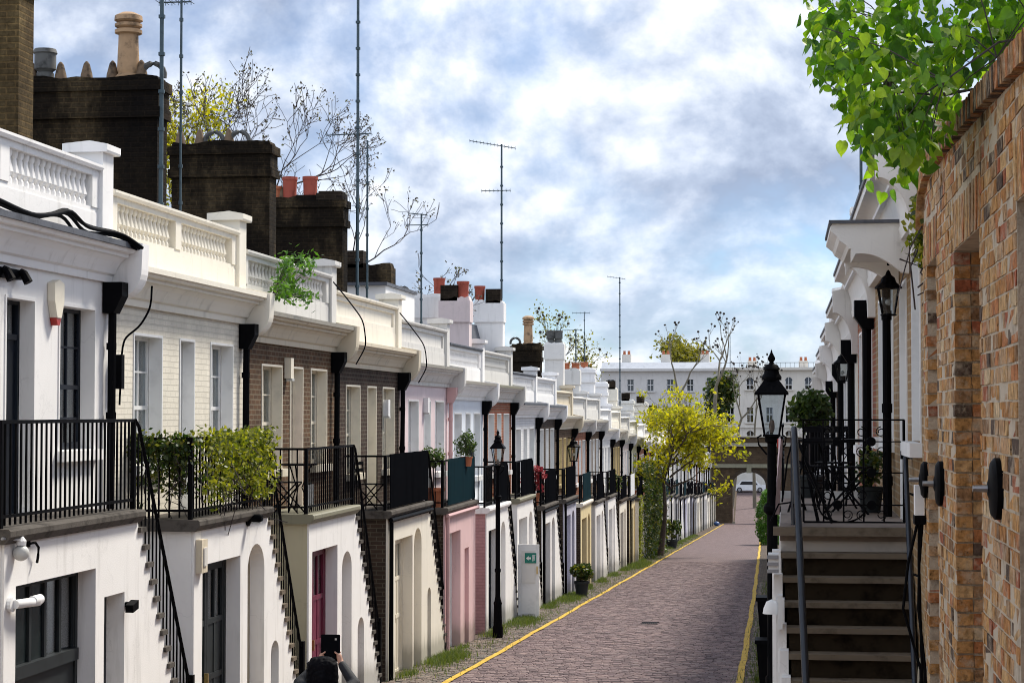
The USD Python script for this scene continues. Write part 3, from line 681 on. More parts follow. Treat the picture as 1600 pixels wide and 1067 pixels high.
def stairs_left(H, ya, near, rail_mat='black_iron'):
    """Treads and handrail of the outside stair that runs down along the front, away from the balcony."""
    n = 16; rise = SLAB / n; go = 0.132
    m = MB()
    for i in range(1, n):
        H.box(m, 0.02, 0.545, ya + (i - 1) * go, ya + i * go + 0.001, -0.3, SLAB - i * rise - 0.05)
    st = H.part(m, 'stair', H.k['lower'])
    for i in range(1, n):
        mm = MB() if near else m
        t = H.box(MB(), 0.02, H.dep + 0.035, ya + (i - 1) * go - 0.0, ya + i * go + 0.07, SLAB - i * rise - 0.055, SLAB - i * rise)
        if near:
            H.part(t, 'tread', 'stone_step' if H.k.get('light_tread') else 'dark_slab', st)
    if not near:
        m = MB()
        for i in range(1, n):
            H.box(m, 0.02, H.dep + 0.035, ya + (i - 1) * go, ya + i * go + 0.07, SLAB - i * rise - 0.055, SLAB - i * rise)
        H.part(m, 'treads', 'dark_slab', st)
    yb = ya + (n - 1) * go
    u = H.dep - 0.03
    def P(yy, zz, uu=u): return (H.X(uu), yy, H.zb + zz)
    m = MB().tube([P(ya - 0.02, SLAB + 0.97), P(ya + 0.1, SLAB + 0.9), P(yb, 0.2 + 0.92), P(yb + 0.1, 1.05)], 0.022, 6)
    hr = H.part(m, 'handrail', rail_mat)
    bars = MB()
    for i in range(1, n):
        for q in (0.08,):
            yy = ya + (i - 1) * go + q; zt = SLAB + 0.95 - (yy - ya) / go * rise
            mm = MB() if near else bars
            H.box(mm, u - 0.008, u + 0.008, yy - 0.008, yy + 0.008, SLAB - i * rise, zt)
            if near:
                H.part(mm, 'bar', rail_mat, hr)
    if not near:
        H.part(bars, 'bars', rail_mat, hr)
    m = MB(); H.box(m, u - 0.04, u + 0.04, yb + 0.06, yb + 0.14, 0.0, 1.15); H.part(m, 'newel_post', rail_mat, hr)


def railing(H, fa, ya, style, near):
    u = H.dep - 0.05; top = SLAB + 0.97
    mat = {'bars': 'black_iron', 'blue_bars': 'pale_blue_paint'}.get(style, 'black_iron')
    m = MB(); H.box(m, u - 0.02, u + 0.02, fa, ya, top - 0.02, top + 0.015); H.box(m, u - 0.012, u + 0.012, fa, ya, SLAB + 0.09, SLAB + 0.12); H.box(m, 0, u - 0.02, fa, fa + 0.03, top - 0.02, top + 0.015); H.box(m, 0, u, fa, fa + 0.025, SLAB + 0.09, SLAB + 0.12)
    for yy in (fa, ya - 0.03):
        H.box(m, u - 0.025, u + 0.025, yy - 0.02, yy + 0.03, SLAB, top)
    r = H.part(m, 'railing', mat)
    if style in ('bars', 'blue_bars'):
        allb = MB()
        for yy in np.arange(fa + 0.12, ya - 0.05, 0.128):
            mm = MB() if near else allb
            H.box(mm, u - 0.009, u + 0.009, yy - 0.009, yy + 0.009, SLAB + 0.02, top - 0.02)
            if near:
                H.part(mm, 'bar', mat, r)
        for uu in np.arange(0.1, u - 0.05, 0.128):
            mm = MB() if near else allb
            H.box(mm, uu - 0.009, uu + 0.009, fa + 0.004, fa + 0.022, SLAB + 0.02, top - 0.02)
            if near:
                H.part(mm, 'bar', mat, r)
        if allb.v:
            H.part(allb, 'bars', mat, r)
    else:
        lo, hi = fa + H.k.get('panel_from', 0.9), ya
        m = MB(); H.slab(m, Polygon([(lo, SLAB + 0.03), (hi, SLAB + 0.03), (hi - 0.12, top + 0.03), (lo, top + 0.03)]), u + 0.022, u + 0.045)
        H.part(m, 'solid_panel', {'panel': 'black_board', 'teal': 'teal_board', 'white': 'white_board'}[style], r)
        m = MB()
        for yy in np.arange(fa + 0.15, lo, 0.14):
            H.box(m, u - 0.009, u + 0.009, yy - 0.009, yy + 0.009, SLAB + 0.02, top - 0.02)
        for uu in (0.2, 0.4, 0.6):
            H.box(m, uu - 0.009, uu + 0.009, fa + 0.004, fa + 0.022, SLAB + 0.02, top - 0.02)
        H.part(m, 'bars', mat, r)


def left_house(i, y0, y1, k, label, group=None):
    H = House(-1, y0, y1, k, label, group)
    near, mid = i <= 3, i <= 13
    L = y1 - y0; f = L / 5.85
    # upper wall with its openings
    o = k.get('openings') or [('w', 0.92, 2.05), ('d', 2.72, 3.50), ('w', 4.12, 5.24)]
    o = [(t, y0 + a * f, y0 + b * f) for t, a, b in o]
    zs, zh = 3.86, 5.45
    wall = sbox(y0, SLAB - 0.2, y1, 6.05)
    for t, a, b in o:
        wall = wall.difference(sbox(a, zs if t == 'w' else SLAB - 0.01, b, zh))
    H.part(H.slab(MB(), wall, -0.26, 0.0), 'upper_wall', k['upper'])
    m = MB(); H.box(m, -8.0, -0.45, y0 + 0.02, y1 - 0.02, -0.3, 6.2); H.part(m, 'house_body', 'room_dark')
    m = MB(); H.box(m, -8.0, -0.34, y0, y1, 6.2, 6.3); H.part(m, 'roof', 'roof_felt')
    m = MB(); H.box(m, -8.0, -0.27, y1 - 0.15, y1 + 0.15, 2.0, 6.75); H.part(m, 'party_wall', 'weathered_stone')
    for t, a, b in o:
        if t == 'w':
            sash(H, a, b, zs, zh, i <= 5, k['frame'], k.get('dark_room', False), trim=k['trim'])
        else:
            door_upper(H, a, b, zh, k['door'], k['frame'], k['trim'])
    # cornice, console, flashing, parapet
    cp = [(0.004, CB - 0.02), (0.05, CB - 0.02), (0.05, CB + 0.06), (0.09, CB + 0.08), (0.11, CB + 0.14), (0.15, CB + 0.21), (0.21, CB + 0.26), (0.25, CB + 0.27), (0.25, CB + 0.31), (0.31, CB + 0.32), (0.34, CB + 0.36), (0.35, CT + 0.02), (0.004, CT + 0.02)]
    H.part(H.prof(MB(), cp, y0 + 0.22, y1 - 0.06), 'cornice', k['trimwall'])
    H.part(H.prof(MB(), [(0.0, CT + 0.021), (0.37, CT + 0.021), (0.37, CT + 0.085), (0.0, CT + 0.13)], y0 + 0.22, y1 - 0.05), 'flashing', k.get('flash', 'weathered_stone'))
    arc = [(0.08 + 0.32 * math.sin(t), 5.94 - 0.34 * math.cos(t)) for t in np.linspace(0.15, PI / 2, 9)]
    H.part(H.prof(MB(), [(-0.02, 5.52), (0.07, 5.52)] + arc + [(0.41, 6.24), (-0.02, 6.32)], y1 - 0.05, y1 + 0.20), 'console', k['trimwall'])
    parapet(H, k['parapet'], k.get('parapet_mat', k['trimwall']), i <= 2)
    # rainwater pipe
    pm = k.get('pipe', 'black_iron'); yp = y1 - 0.16
    m = MB(); H.prof(m, [(0.01, 5.78), (0.24, 5.78), (0.24, 5.62), (0.14, 5.42), (0.01, 5.42)], yp - 0.11, yp + 0.11)
    hd = H.part(m, 'rainwater_head', pm)
    m = MB().tube([(H.X(0.09), yp, H.zb + 5.45), (H.X(0.08), yp, H.zb + SLAB - 0.1)], 0.05, 8)
    for zz in (5.0, 4.2):
        m.tube([(H.X(0.08), yp, H.zb + zz), (H.X(0.08), yp, H.zb + zz + 0.08)], 0.062, 8)
    H.part(m, 'downpipe', pm, hd)
    # lower storey
    fa, fl = y0 + 0.78 * min(1, f), k.get('front', 3.6) * f
    ya = fa + fl; g0 = -0.3; yend = ya + 15 * 0.132
    zt = SLAB - 0.14
    steps = []
    for j in range(1, 16):
        zj = SLAB - j * SLAB / 16 - 0.06; steps += [(ya + (j - 1) * 0.132 + 0.03, zj), (ya + j * 0.132 + 0.03, zj)]
    steps = [(max(p[0], ya), min(p[1], zt)) for p in steps]
    has_stair = k.get('stair', True)
    shape = Polygon([(fa, g0), (yend, g0)] + steps[::-1] + [(ya, zt), (fa, zt)]).buffer(0) if has_stair else sbox(fa, g0, ya, zt)
    ga, gb = fa + k.get('gar', (0.35, 2.05))[0], fa + k.get('gar', (0.35, 2.05))[1]
    gz = k.get('gz', 2.65); zg = G(ga) - H.zb
    shape = shape.difference(sbox(ga, g0 - 1, gb, gz))
    ar = k.get('arch', (2.4, 3.25)); aa, ab = fa + ar[0], fa + ar[1]
    ash = arch_shape(aa, ab, g0 - 1, k.get('az', 2.75)) if k.get('arched', True) else sbox(aa, g0 - 1, ab, k.get('az', 2.3))
    shape = shape.difference(ash)
    sm = k.get('small')
    if sm:
        ssh = arch_shape(fa + sm[0], fa + sm[1], g0 - 1, sm[2]); shape = shape.difference(ssh)
    H.part(H.slab(MB(), shape, H.dep - 0.25, H.dep), 'front_wall', k['lower'])
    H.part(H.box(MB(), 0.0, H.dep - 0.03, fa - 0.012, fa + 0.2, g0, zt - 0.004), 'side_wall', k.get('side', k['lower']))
    H.part(H.box(MB(), -0.30, 0.0, y0, y1, g0, SLAB - 0.2), 'lower_wall', k.get('under', k['lower']))
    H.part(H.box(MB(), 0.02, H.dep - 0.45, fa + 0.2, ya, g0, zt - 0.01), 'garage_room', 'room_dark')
    garage(H, ga, gb, zg - 0.1, gz, k['garage'], k.get('gkind', 'leaves'))
    d = H.part(H.box(MB(), H.dep - 0.24, H.dep - 0.20, aa - 0.02, ab + 0.02, g0, k.get('az', 2.75) + 0.02), 'niche_door' if k.get('arched', True) else 'side_door', k.get('niche', k['lower']))
    H.part(H.box(MB(), H.dep - 0.199, H.dep - 0.18, aa + 0.12, ab - 0.12, 0.25, 1.9), 'panel', k.get('niche', k['lower']), d)
    if sm:
        H.part(H.box(MB(), H.dep - 0.17, H.dep - 0.13, fa + sm[0] - 0.02, fa + sm[1] + 0.02, g0, sm[2] + 0.02), 'cupboard_door', k.get('smallmat', 'charcoal_paint'))
    m = MB(); H.prof(m, [(0.0, zt), (H.dep + 0.03, zt), (H.dep + 0.09, SLAB - 0.07), (H.dep + 0.09, SLAB - 0.02), (H.dep + 0.07, SLAB), (0.0, SLAB)], fa - 0.08, ya)
    H.part(m, 'balcony_slab', k.get('slab', 'dark_slab'))
    if k.get('slab_gutter'):
        m = MB().tube([(H.X(H.dep + 0.06), fa, H.zb + zt - 0.03), (H.X(H.dep + 0.06), ya, H.zb + zt - 0.03)], 0.045, 6)
        m.tube([(H.X(H.dep + 0.05), fa + 0.1, H.zb + zt - 0.03), (H.X(H.dep + 0.05), fa + 0.1, H.zb - 0.1)], 0.042, 6)
        H.part(m, 'gutter_pipe', k['slab_gutter'])
    railing(H, fa, ya, k['rail'], near)
    if not has_stair:
        H.part(H.box(MB(), H.dep - 0.05, H.dep - 0.01, ya - 0.03, ya, SLAB, SLAB + 0.97), 'end_post', 'black_iron')
    elif mid:
        stairs_left(H, ya, i <= 4)
    else:
        m = MB(); H.slab(m, Polygon([(ya, 0), (ya + 1.98, 0), (ya + 1.98, 0.95), (ya, SLAB + 0.9)]), H.dep - 0.04, H.dep - 0.02); H.part(m, 'stair_rail', 'black_board')
    return H


base = dict(upper='white_render', lower='white_render', trim='white_paint', trimwall='white_render', frame='white_paint', door='white_paint', garage='white_paint', rail='panel', parapet='baluster')
def S(**k): return {**base, **k}


B = [16.45, 22.3, 28.1, 34.0, 40.0, 45.9, 51.4, 56.8, 62.6, 68.0, 73.4, 78.7, 84.4, 89.9, 95.2]
while B[-1] < 203:
    B.append(B[-1] + 5.5)
SPEC = [
    (S(frame='blue_black_paint', trim='white_render', door='blue_black_paint', garage='charcoal_paint', gkind='shutter', rail='bars', flash='lead_flashing', gar=(0.28, 2.42), gz=2.68, arch=(2.68, 3.32), az=2.36, arched=False, niche='blue_black_paint', front=3.75, dark_room=True, side='white_render', openings=[('d', 2.72, 3.50), ('w', 4.22, 5.34)]),
     'white rendered mews house with dark sash windows at the left edge, beside the cream one'),
    (S(upper='cream_painted_brick', lower='white_render', trimwall='cream_render', side='white_render', garage='charcoal_paint', rail='bars', niche='buff_render', small=(3.62, 4.05, 1.35), smallmat='charcoal_paint', front=3.45, slab='dark_slab', flash='cream_render', openings=[('w', 0.88, 1.98), ('d', 2.75, 3.38), ('w', 4.16, 5.26)], light_tread=True),
     'cream mews house of painted brick with leafy balcony rails and dark grey garage doors'),
    (S(upper='brown_brick', lower='white_render', trim='cream_paint', trimwall='weathered_cream', frame='cream_paint', door='mauve_paint', side='olive_render', garage='maroon_paint', rail='bars', niche='taupe_paint', gar=(0.2, 1.9), arch=(2.22, 2.95), az=2.5, small=(3.42, 3.92, 1.33), smallmat='taupe_paint', front=3.2, slab='mossy_stone', flash='weathered_stone', parapet='baluster', parapet_mat='weathered_white', openings=[('w', 1.02, 2.2), ('d', 2.75, 3.55), ('w', 4.13, 5.25)]),
     'brown brick mews house with cream window surrounds, black barred balcony and maroon garage doors'),
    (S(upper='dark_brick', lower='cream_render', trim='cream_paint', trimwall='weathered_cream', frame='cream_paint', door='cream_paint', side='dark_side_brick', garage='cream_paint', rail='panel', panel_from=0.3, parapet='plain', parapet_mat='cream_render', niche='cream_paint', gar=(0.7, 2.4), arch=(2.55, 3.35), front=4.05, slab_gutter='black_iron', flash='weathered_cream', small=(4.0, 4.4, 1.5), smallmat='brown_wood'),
     'dark brown brick mews house with plain cream parapet, black balcony panel and cream garage doors'),
    (S(upper='light_pink_render', lower='pink_render', trimwall='weathered_white', side='dark_side_brick', garage='white_paint', rail='teal', panel_from=0.5, parapet='plain', parapet_mat='weathered_white', pipe='pink_paint', slab_gutter='pink_paint', front=4.1, stair=False, arch=(2.6, 3.2), az=2.2, arched=False, niche='pink_render'),
     'pink rendered mews house with pink rainwater pipe and dark teal balcony panel'),
    (S(upper='blue_white_render', lower='white_render', side='pink_painted_brick', trimwall='white_render', garage='blue_black_paint', door='pale_blue_paint', rail='panel', panel_from=1.3, parapet='baluster', coping='slate_roof', front=3.9, slab='white_render', niche='white_paint', frame='pale_blue_paint'),
     'pale blue-white mews house with white balcony slab and pink painted brick side wall'),
    (S(upper='red_brick', lower='white_render', trimwall='weathered_white', rail='panel', parapet='baluster', parapet_mat='weathered_white', garage='white_paint', flash='mossy_stone', slab='mossy_stone'),
     'red-brown brick mews house with white sashes and an open white door leaf below'),
    (S(upper='white_painted_brick', lower='white_render', side='dark_side_brick', garage='charcoal_paint', niche='grey_paint', rail='panel', parapet='baluster', flash='slate_roof', coping='slate_roof', slab_gutter='black_iron'),
     'white painted brick mews house with slate-topped parapet and charcoal garage doors'),
    (S(upper='dark_brick', lower='lavender_render', side='dark_side_brick', trimwall='white_render', garage='lavender_paint', niche='charcoal_paint', stair=False, front=4.1, rail='panel', parapet='baluster', flash='slate_roof', slab_gutter='black_iron'),
     'dark brick mews house with white parapet and lavender garage doors'),
    (S(upper='brown_brick', lower='yellow_render', trim='yellow_paint', frame='cream_paint', trimwall='weathered_cream', garage='brown_wood', niche='brown_wood', stair=False, front=4.0, rail='teal', parapet='plain', parapet_mat='weathered_cream', side='dark_side_brick', slab='cream_render'),
     'brown brick mews house with honey-yellow trim, cream parapet and dark green balcony panel'),
    (S(upper='red_brick', lower='white_render', trimwall='weathered_white', rail='panel', parapet='plain', parapet_mat='weathered_white', side='grey_render'),
     'red brick mews house with worn plain white parapet and white garage front'),
    (S(upper='brown_brick', lower='white_render', trimwall='weathered_white', rail='panel', parapet='plain', parapet_mat='weathered_white', side='grey_render'),
     'brown brick mews house with grey-white parapet and square iron bracket sign, tall white garage front'),
    (S(rail='panel', parapet='plain', lower='cream_render', garage='brown_wood', niche='taupe_paint', side='dark_side_brick', slab='dark_side_brick', stair=False, front=4.1),
     'white mews house above cream garage front with brown doors, beyond the brown brick pair'),
    (S(upper='dark_brick', trim='yellow_paint', frame='yellow_paint', trimwall='cream_render', lower='yellow_render', garage='charcoal_paint', stair=False, side='dark_side_brick', rail='white', parapet='plain', parapet_mat='cream_render', slab_gutter='black_iron'),
     'dark mews house with straw-yellow window surrounds and white balcony panel'),
    (S(upper='pale_pink_render', trimwall='weathered_white', lower='cream_render', rail='panel', parapet='plain', parapet_mat='weathered_white'),
     'faded pink mews house with creeper climbing its cream garage front'),
    (S(upper='white_render', lower='white_render', rail='panel', parapet='plain', garage='blue_black_paint'),
     'white mews house with hanging basket and blue-black garage doors'),
]
FAR = [('white_render', 'white'), ('dark_brick', 'dark brick'), ('cream_render', 'cream'), ('red_brick', 'red brick'), ('blue_white_render', 'bluish white'), ('brown_brick', 'brown brick'), ('grey_render', 'grey')]
ORD = ['last', 'second last', 'third last', 'fourth last', 'fifth last', 'sixth last', 'seventh last', 'eighth last', 'ninth last', 'tenth last', 'eleventh last', 'twelfth last', 'thirteenth last', 'fourteenth last', 'fifteenth last', 'sixteenth last', 'seventeenth last', 'eighteenth last', 'nineteenth last', 'twentieth last']
HOUSES = []
rr = random.Random(8)
nh = len(B) - 1
for i in range(nh):
    if i < len(SPEC):
        k, lab = SPEC[i]
        k = dict(k)
    else:
        mt, word = FAR[rr.randrange(len(FAR))] if i % 3 else FAR[0]
        lo = rr.choice(['white_render', 'offwhite_render', 'cream_render', 'lavender_render', 'grey_render'])
        k = S(upper=mt, lower=lo, trimwall=rr.choice(['white_render', 'weathered_white', 'cream_render']), garage=rr.choice(['charcoal_paint', 'blue_black_paint', 'brown_wood', 'charcoal_paint', 'grey_paint', 'white_paint', 'maroon_paint']),
              niche=rr.choice(['charcoal_paint', 'brown_wood', 'blue_black_paint', 'grey_paint', 'taupe_paint']), side=rr.choice(['dark_side_brick', 'dark_side_brick', 'grey_render', 'offwhite_render']), rail=rr.choice(['panel', 'panel', 'teal']), parapet='plain',
              gar=(0.3, 2.5), arch=(2.75, 3.5), stair=rr.random() < 0.45, front=rr.uniform(3.7, 4.2))
        if rr.random() < 0.7: k['slab_gutter'] = 'black_iron'
        k['flash'] = rr.choice(['weathered_stone', 'lead_flashing', 'slate_roof', 'weathered_white', 'mossy_stone'])
        lab = f'{word} mews house in the far left row, {ORD[nh - 1 - i]} before the brick archway'
    k['lift'] = 0.0 if i < 5 else rr.uniform(-0.12, 0.14)
    HOUSES.append(left_house(i + 1, B[i], B[i + 1], k, lab, 'mews houses of the left row'))

# chimneys on the left row
H0 = House(-1, 10.6, 16.45, dict(base), 'off frame', None) if False else None
c = HOUSES
chimney(c[0], -2.8, -1.05, 9.75, 'brown_stack', [('stub', 0.3)], neck=True)
chimney(c[1], -3.25, -1.25, 9.36, 'sooty_stack', [('cowl', 0.10), ('spike', 0.0), ('spike', 0.22), ('spike', 0.42), ('spike', 0.62), ('tall', 0.74), ('spike', 0.84), ('half', 0.93)])
chimney(c[2], -2.9, -1.12, 9.42, 'sooty_stack', [('spike', 0.05), ('half', 0.4), ('spike', 0.25), ('half', 0.66), ('spike', 0.55)])
chimney(c[3], -2.7, -1.16, 9.33, 'sooty_stack', [('orange', 0.03), ('spike', 0.12), ('red', 0.24), ('red', 0.52), ('low', 0.82)])
chimney(c[4], -2.6, -1.34, 8.6, 'sooty_stack', [('stub', 0.3)], neck=False)
chimney(c[5], -2.6, -1.1, 8.5, 'white_render', [('half', 0.3), ('red', 0.95)], neck=False)
chimney(c[5], -0.98, -0.22, 8.35, 'pale_pink_render', [('stub', 0.3), ('red', 0.75)], yc=50.6, neck=False)
chimney(c[6], -1.05, -0.22, 8.65, 'white_render', [('red', 0.15), ('stub', 0.65)], neck=False)
chimney(c[8], -1.5, -0.5, 8.3, 'sooty_stack', [('half', 0.1), ('tall', 0.55)], neck=True)
chimney(c[9], -1.0, -0.3, 8.9, 'offwhite_render', [('cowl', 0.3), ('cowl', 0.7)], neck=False)
chimney(c[10], -1.4, -0.25, 8.2, 'weathered_white', [('orange', 0.15), ('orange', 0.5), ('orange', 0.85)], neck=False)
chimney(c[11], -1.1, -0.2, 8.4, 'white_render', [('orange', 0.5)], neck=True)
chimney(c[12], -0.9, -0.15, 8.3, 'white_render', [], neck=True)
chimney(c[13], -0.9, -0.15, 8.2, 'cream_render', [('stub', 0.6)], neck=False)
chimney(c[14], -1.6, -0.9, 8.3, 'sooty_stack', [], neck=True)
for i in range(15, nh, 2):
    chimney(c[i], -1.0, -0.2, 8.2 + 0.2 * (i % 3), ['white_render', 'cream_render', 'sooty_stack', 'offwhite_render'][i % 4], [('orange', 0.3), ('orange', 0.7)] if i % 4 == 0 else [('stub', 0.5)], neck=bool(i % 2))
# white block and slate mansard over the fifth and seventh houses
H = c[4]
m = MB(); H.box(m, -1.6, -0.75, 42.2, 45.6, 6.3, 7.95); H.part(m, 'roof_block', 'white_render')
m = MB(); H.box(m, -1.66, -0.70, 42.1, 45.7, 7.951, 8.02); H.part(m, 'roof_block_coping', 'lead_flashing')
H = c[6]
m = MB(); H.prof(m, [(-3.0, 6.3), (-0.5, 6.3), (-0.95, 8.0), (-3.0, 8.0)], 51.9, 56.4); ms = H.part(m, 'mansard_roof', 'slate_roof')
m = MB(); H.box(m, -1.5, -0.45, 53.4, 54.5, 6.6, 7.3); dm = H.part(m, 'dormer', 'white_paint', ms)

# far-left house sliver's own chimney neighbour is the first house's; side door with green sign under the seventh house
H = c[6]
fa = B[6] + 0.78
m = MB(); H.box(m, 0.82, 1.38, fa - 0.09, fa - 0.03, G(fa) - H.zb + 0.02, 2.02)
d = H.part(m, 'open_door_leaf', 'white_paint')
m = MB(); H.box(m, 0.92, 1.29, fa - 0.10, fa - 0.092, 1.0, 1.86); H.part(m, 'upper_panel', 'offwhite_render', d)
m = MB(); H.box(m, 0.92, 1.29, fa - 0.10, fa - 0.092, 0.2, 0.85); H.part(m, 'lower_panel', 'white_paint', d)
m = MB(); H.box(m, 1.32, 1.35, fa - 0.13, fa - 0.092, 1.25, 1.45); H.part(m, 'handle', 'brass', d)
sx, sz = H.X(1.16), H.zb + 1.66
sg = thing('exit_sign', 'small green sign with white running figure and arrow on the open white door leaf', 'sign', (sx, fa - 0.103, sz))
MB().box(sx - 0.15, sx + 0.15, fa - 0.112, fa - 0.104, sz - 0.13, sz + 0.14).build('plate', 'green_sign', sg)
m = MB(); yq = fa - 0.114
m.poly(unary_union([Polygon([(sx - 0.12, sz), (sx - 0.05, sz + 0.06), (sx - 0.05, sz + 0.025), (sx + 0.01, sz + 0.025), (sx + 0.01, sz - 0.025), (sx - 0.05, sz - 0.025), (sx - 0.05, sz - 0.06)]),
                    sbox(sx + 0.05, sz - 0.08, sx + 0.062, sz + 0.09), sbox(sx + 0.05, sz + 0.08, sx + 0.13, sz + 0.09), sbox(sx + 0.075, sz - 0.01, sx + 0.105, sz + 0.045), Point(sx + 0.09, sz + 0.062).buffer(0.016), sbox(sx + 0.075, sz - 0.07, sx + 0.086, sz - 0.01), sbox(sx + 0.095, sz - 0.06, sx + 0.106, sz - 0.01)]), yq, yq + 0.0015, 'y')
m.build('pictogram', 'sign_white', sg)

# ------------------------------------------------------------------ right row
def right_house(i, y0, y1, k, label, openings, canopy=None):
    H = House(1, y0, y1, k, label, 'mews houses of the right row')
    wall = sbox(y0, SLAB - 0.2 if i else -0.6, y1, 6.05)
    for t, a, b, z0, z1 in openings:
        wall = wall.difference(sbox(a, z0, b, z1))
    H.part(H.slab(MB(), wall, -0.26, 0), 'upper_wall', k['upper'])
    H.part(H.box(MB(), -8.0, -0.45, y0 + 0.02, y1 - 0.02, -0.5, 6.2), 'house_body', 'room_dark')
    H.part(H.box(MB(), -8.0, -0.34, y0, y1, 6.2, 6.3), 'roof', 'roof_felt')
    for t, a, b, z0, z1 in openings:
        if t == 'w':
            sash(H, a, b, z0, z1, i < 2, 'white_paint', True, trim='white_paint')
        else:
            door_upper(H, a, b, z1, k['door'], 'white_paint', 'white_paint')
    cove = [(0.09 + 0.20 * (1 - math.cos(t)), CB + 0.06 + 0.42 * math.sin(t)) for t in np.linspace(0, PI / 2, 8)]
    cp = [(0.004, CB - 0.06), (0.08, CB - 0.06), (0.10, CB + 0.03)] + cove + [(0.34, CB + 0.48), (0.34, CB + 0.56), (0.004, CB + 0.56)]
    H.part(H.prof(MB(), cp, y0 + 0.26, y1 - 0.02), 'cornice', k['trimwall'], smooth=25)
    m = MB(); H.box(m, 0.14, 0.20, y0 + 0.27, y1 - 0.03, CB + 0.36, CB + 0.40); H.part(m, 'cornice_fillet', 'white_paint')
    arc = [(0.36 - 0.27 * math.cos(t), 5.60 + 0.50 * math.sin(t)) for t in np.linspace(0.1, PI / 2, 10)]
    H.part(H.prof(MB(), [(-0.02, 5.48), (0.09, 5.48)] + arc + [(0.37, 6.42), (-0.02, 6.5)], y0, y0 + 0.25), 'console', k['trimwall'])
    H.part(H.prof(MB(), [(0, CB + 0.561), (0.36, CB + 0.561), (0.36, CB + 0.6), (0, CB + 0.74)], y0 + 0.26, y1 - 0.02), 'flashing', 'lead_flashing')
    parapet(H, k['parapet'], k['trimwall'], False)
    yp = y0 + 0.42
    if i:
        m = MB(); H.prof(m, [(0.01, 5.7), (0.24, 5.7), (0.24, 5.5), (0.14, 5.35), (0.01, 5.35)], yp - 0.12, yp + 0.12); hd = H.part(m, 'rainwater_head', 'black_iron')
        m = MB().tube([(H.X(0.09), yp, H.zb + 5.45), (H.X(0.09), yp, H.zb + SLAB - 0.1)], 0.055, 8); H.part(m, 'downpipe', 'black_iron', hd)
        fa = y0 + 0.3
        shape = sbox(fa, -0.4, y1 - 1.6, SLAB - 0.14).difference(sbox(fa + 0.5, -1, fa + 2.6, 2.5))
        H.part(H.slab(MB(), shape, H.dep - 0.25, H.dep), 'front_wall', k['lower'])
        H.part(H.box(MB(), H.dep - 0.24, H.dep - 0.2, fa + 0.45, fa + 2.65, -0.4, 2.55), 'garage_door', k['garage'])
        H.part(H.box(MB(), 0.0, H.dep - 0.01, fa, fa + 0.2, -0.4, SLAB - 0.14), 'side_wall', k['lower'])
        H.part(H.box(MB(), 0, H.dep + 0.06, fa - 0.05, y1 - 1.6, SLAB - 0.14, SLAB), 'balcony_slab', 'weathered_stone')
        H.part(H.box(MB(), -0.3, 0, y0, y1, -0.4, SLAB - 0.2), 'lower_wall', k['lower'])
        m = MB(); H.box(m, H.dep - 0.05, H.dep - 0.01, fa, y1 - 1.6, SLAB + 0.93, SLAB + 0.96); r = H.part(m, 'railing', 'black_iron')
        m = MB()
        for yy in np.arange(fa, y1 - 1.6, 0.15):
            H.box(m, H.dep - 0.04, H.dep - 0.02, yy, yy + 0.018, SLAB, SLAB + 0.93)
        H.part(m, 'bars', 'black_iron', r)
    return H


RB = [15.95, 24.3, 30.1, 35.8]
while RB[-1] < 200:
    RB.append(RB[-1] + 5.7)
# first house of the right row, with the stair that comes down towards us
k = S(upper='tan_brick', trimwall='offwhite_render', parapet='plain', lift=0.12, door='white_paint', lower='offwhite_render')
zl = 2.40 - (G(24.3) + 0.12)                         # landing above that house's ground
R1 = right_house(0, 15.95, 24.3, k, 'tan brick mews house on the right with hooded doorway, stone stair and iron gate',
                 [('w', 16.35, 17.36, zl + 0.76, zl + 2.50), ('d', 18.15, 19.15, SLAB - 0.01, 5.42), ('w', 20.4, 21.5, 3.95, 5.5), ('w', 22.4, 23.4, 3.95, 5.5)])
H = R1
WX = 1.1
# landing, balcony and stair
m = MB().box(-0.04, 1.095, 17.62, 23.6, 2.28, 2.40); ld = H.part(m, 'landing', 'landing_stone')
m = MB().box(-0.10, 1.095, 17.53, 17.62, 2.33, 2.405); H.part(m, 'landing_nosing', 'stone_step', ld)
m = MB().box(-0.03, 1.09, 17.66, 17.9, -1.2, 2.279); H.part(m, 'landing_front', 'landing_paint', ld)
m = MB().box(-0.05, 0.16, 17.91, 23.5, -1.2, 2.279); H.part(m, 'lower_front', 'offwhite_render')
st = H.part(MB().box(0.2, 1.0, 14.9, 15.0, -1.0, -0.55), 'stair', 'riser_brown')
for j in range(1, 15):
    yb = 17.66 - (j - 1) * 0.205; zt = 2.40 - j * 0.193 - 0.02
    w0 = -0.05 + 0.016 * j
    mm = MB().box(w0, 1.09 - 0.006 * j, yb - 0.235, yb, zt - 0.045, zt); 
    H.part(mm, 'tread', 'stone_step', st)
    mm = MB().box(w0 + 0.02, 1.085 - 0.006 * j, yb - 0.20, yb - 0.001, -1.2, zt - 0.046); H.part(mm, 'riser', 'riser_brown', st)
m = MB()
for j in range(1, 15):
    yb = 17.66 - (j - 1) * 0.205; m.box(-0.125 + 0.016 * j, -0.052 + 0.016 * j, yb - 0.205, yb - 0.0005, -1.2, 2.40 - j * 0.193 - 0.0)
H.part(m, 'stair_cheek', 'white_render', st)
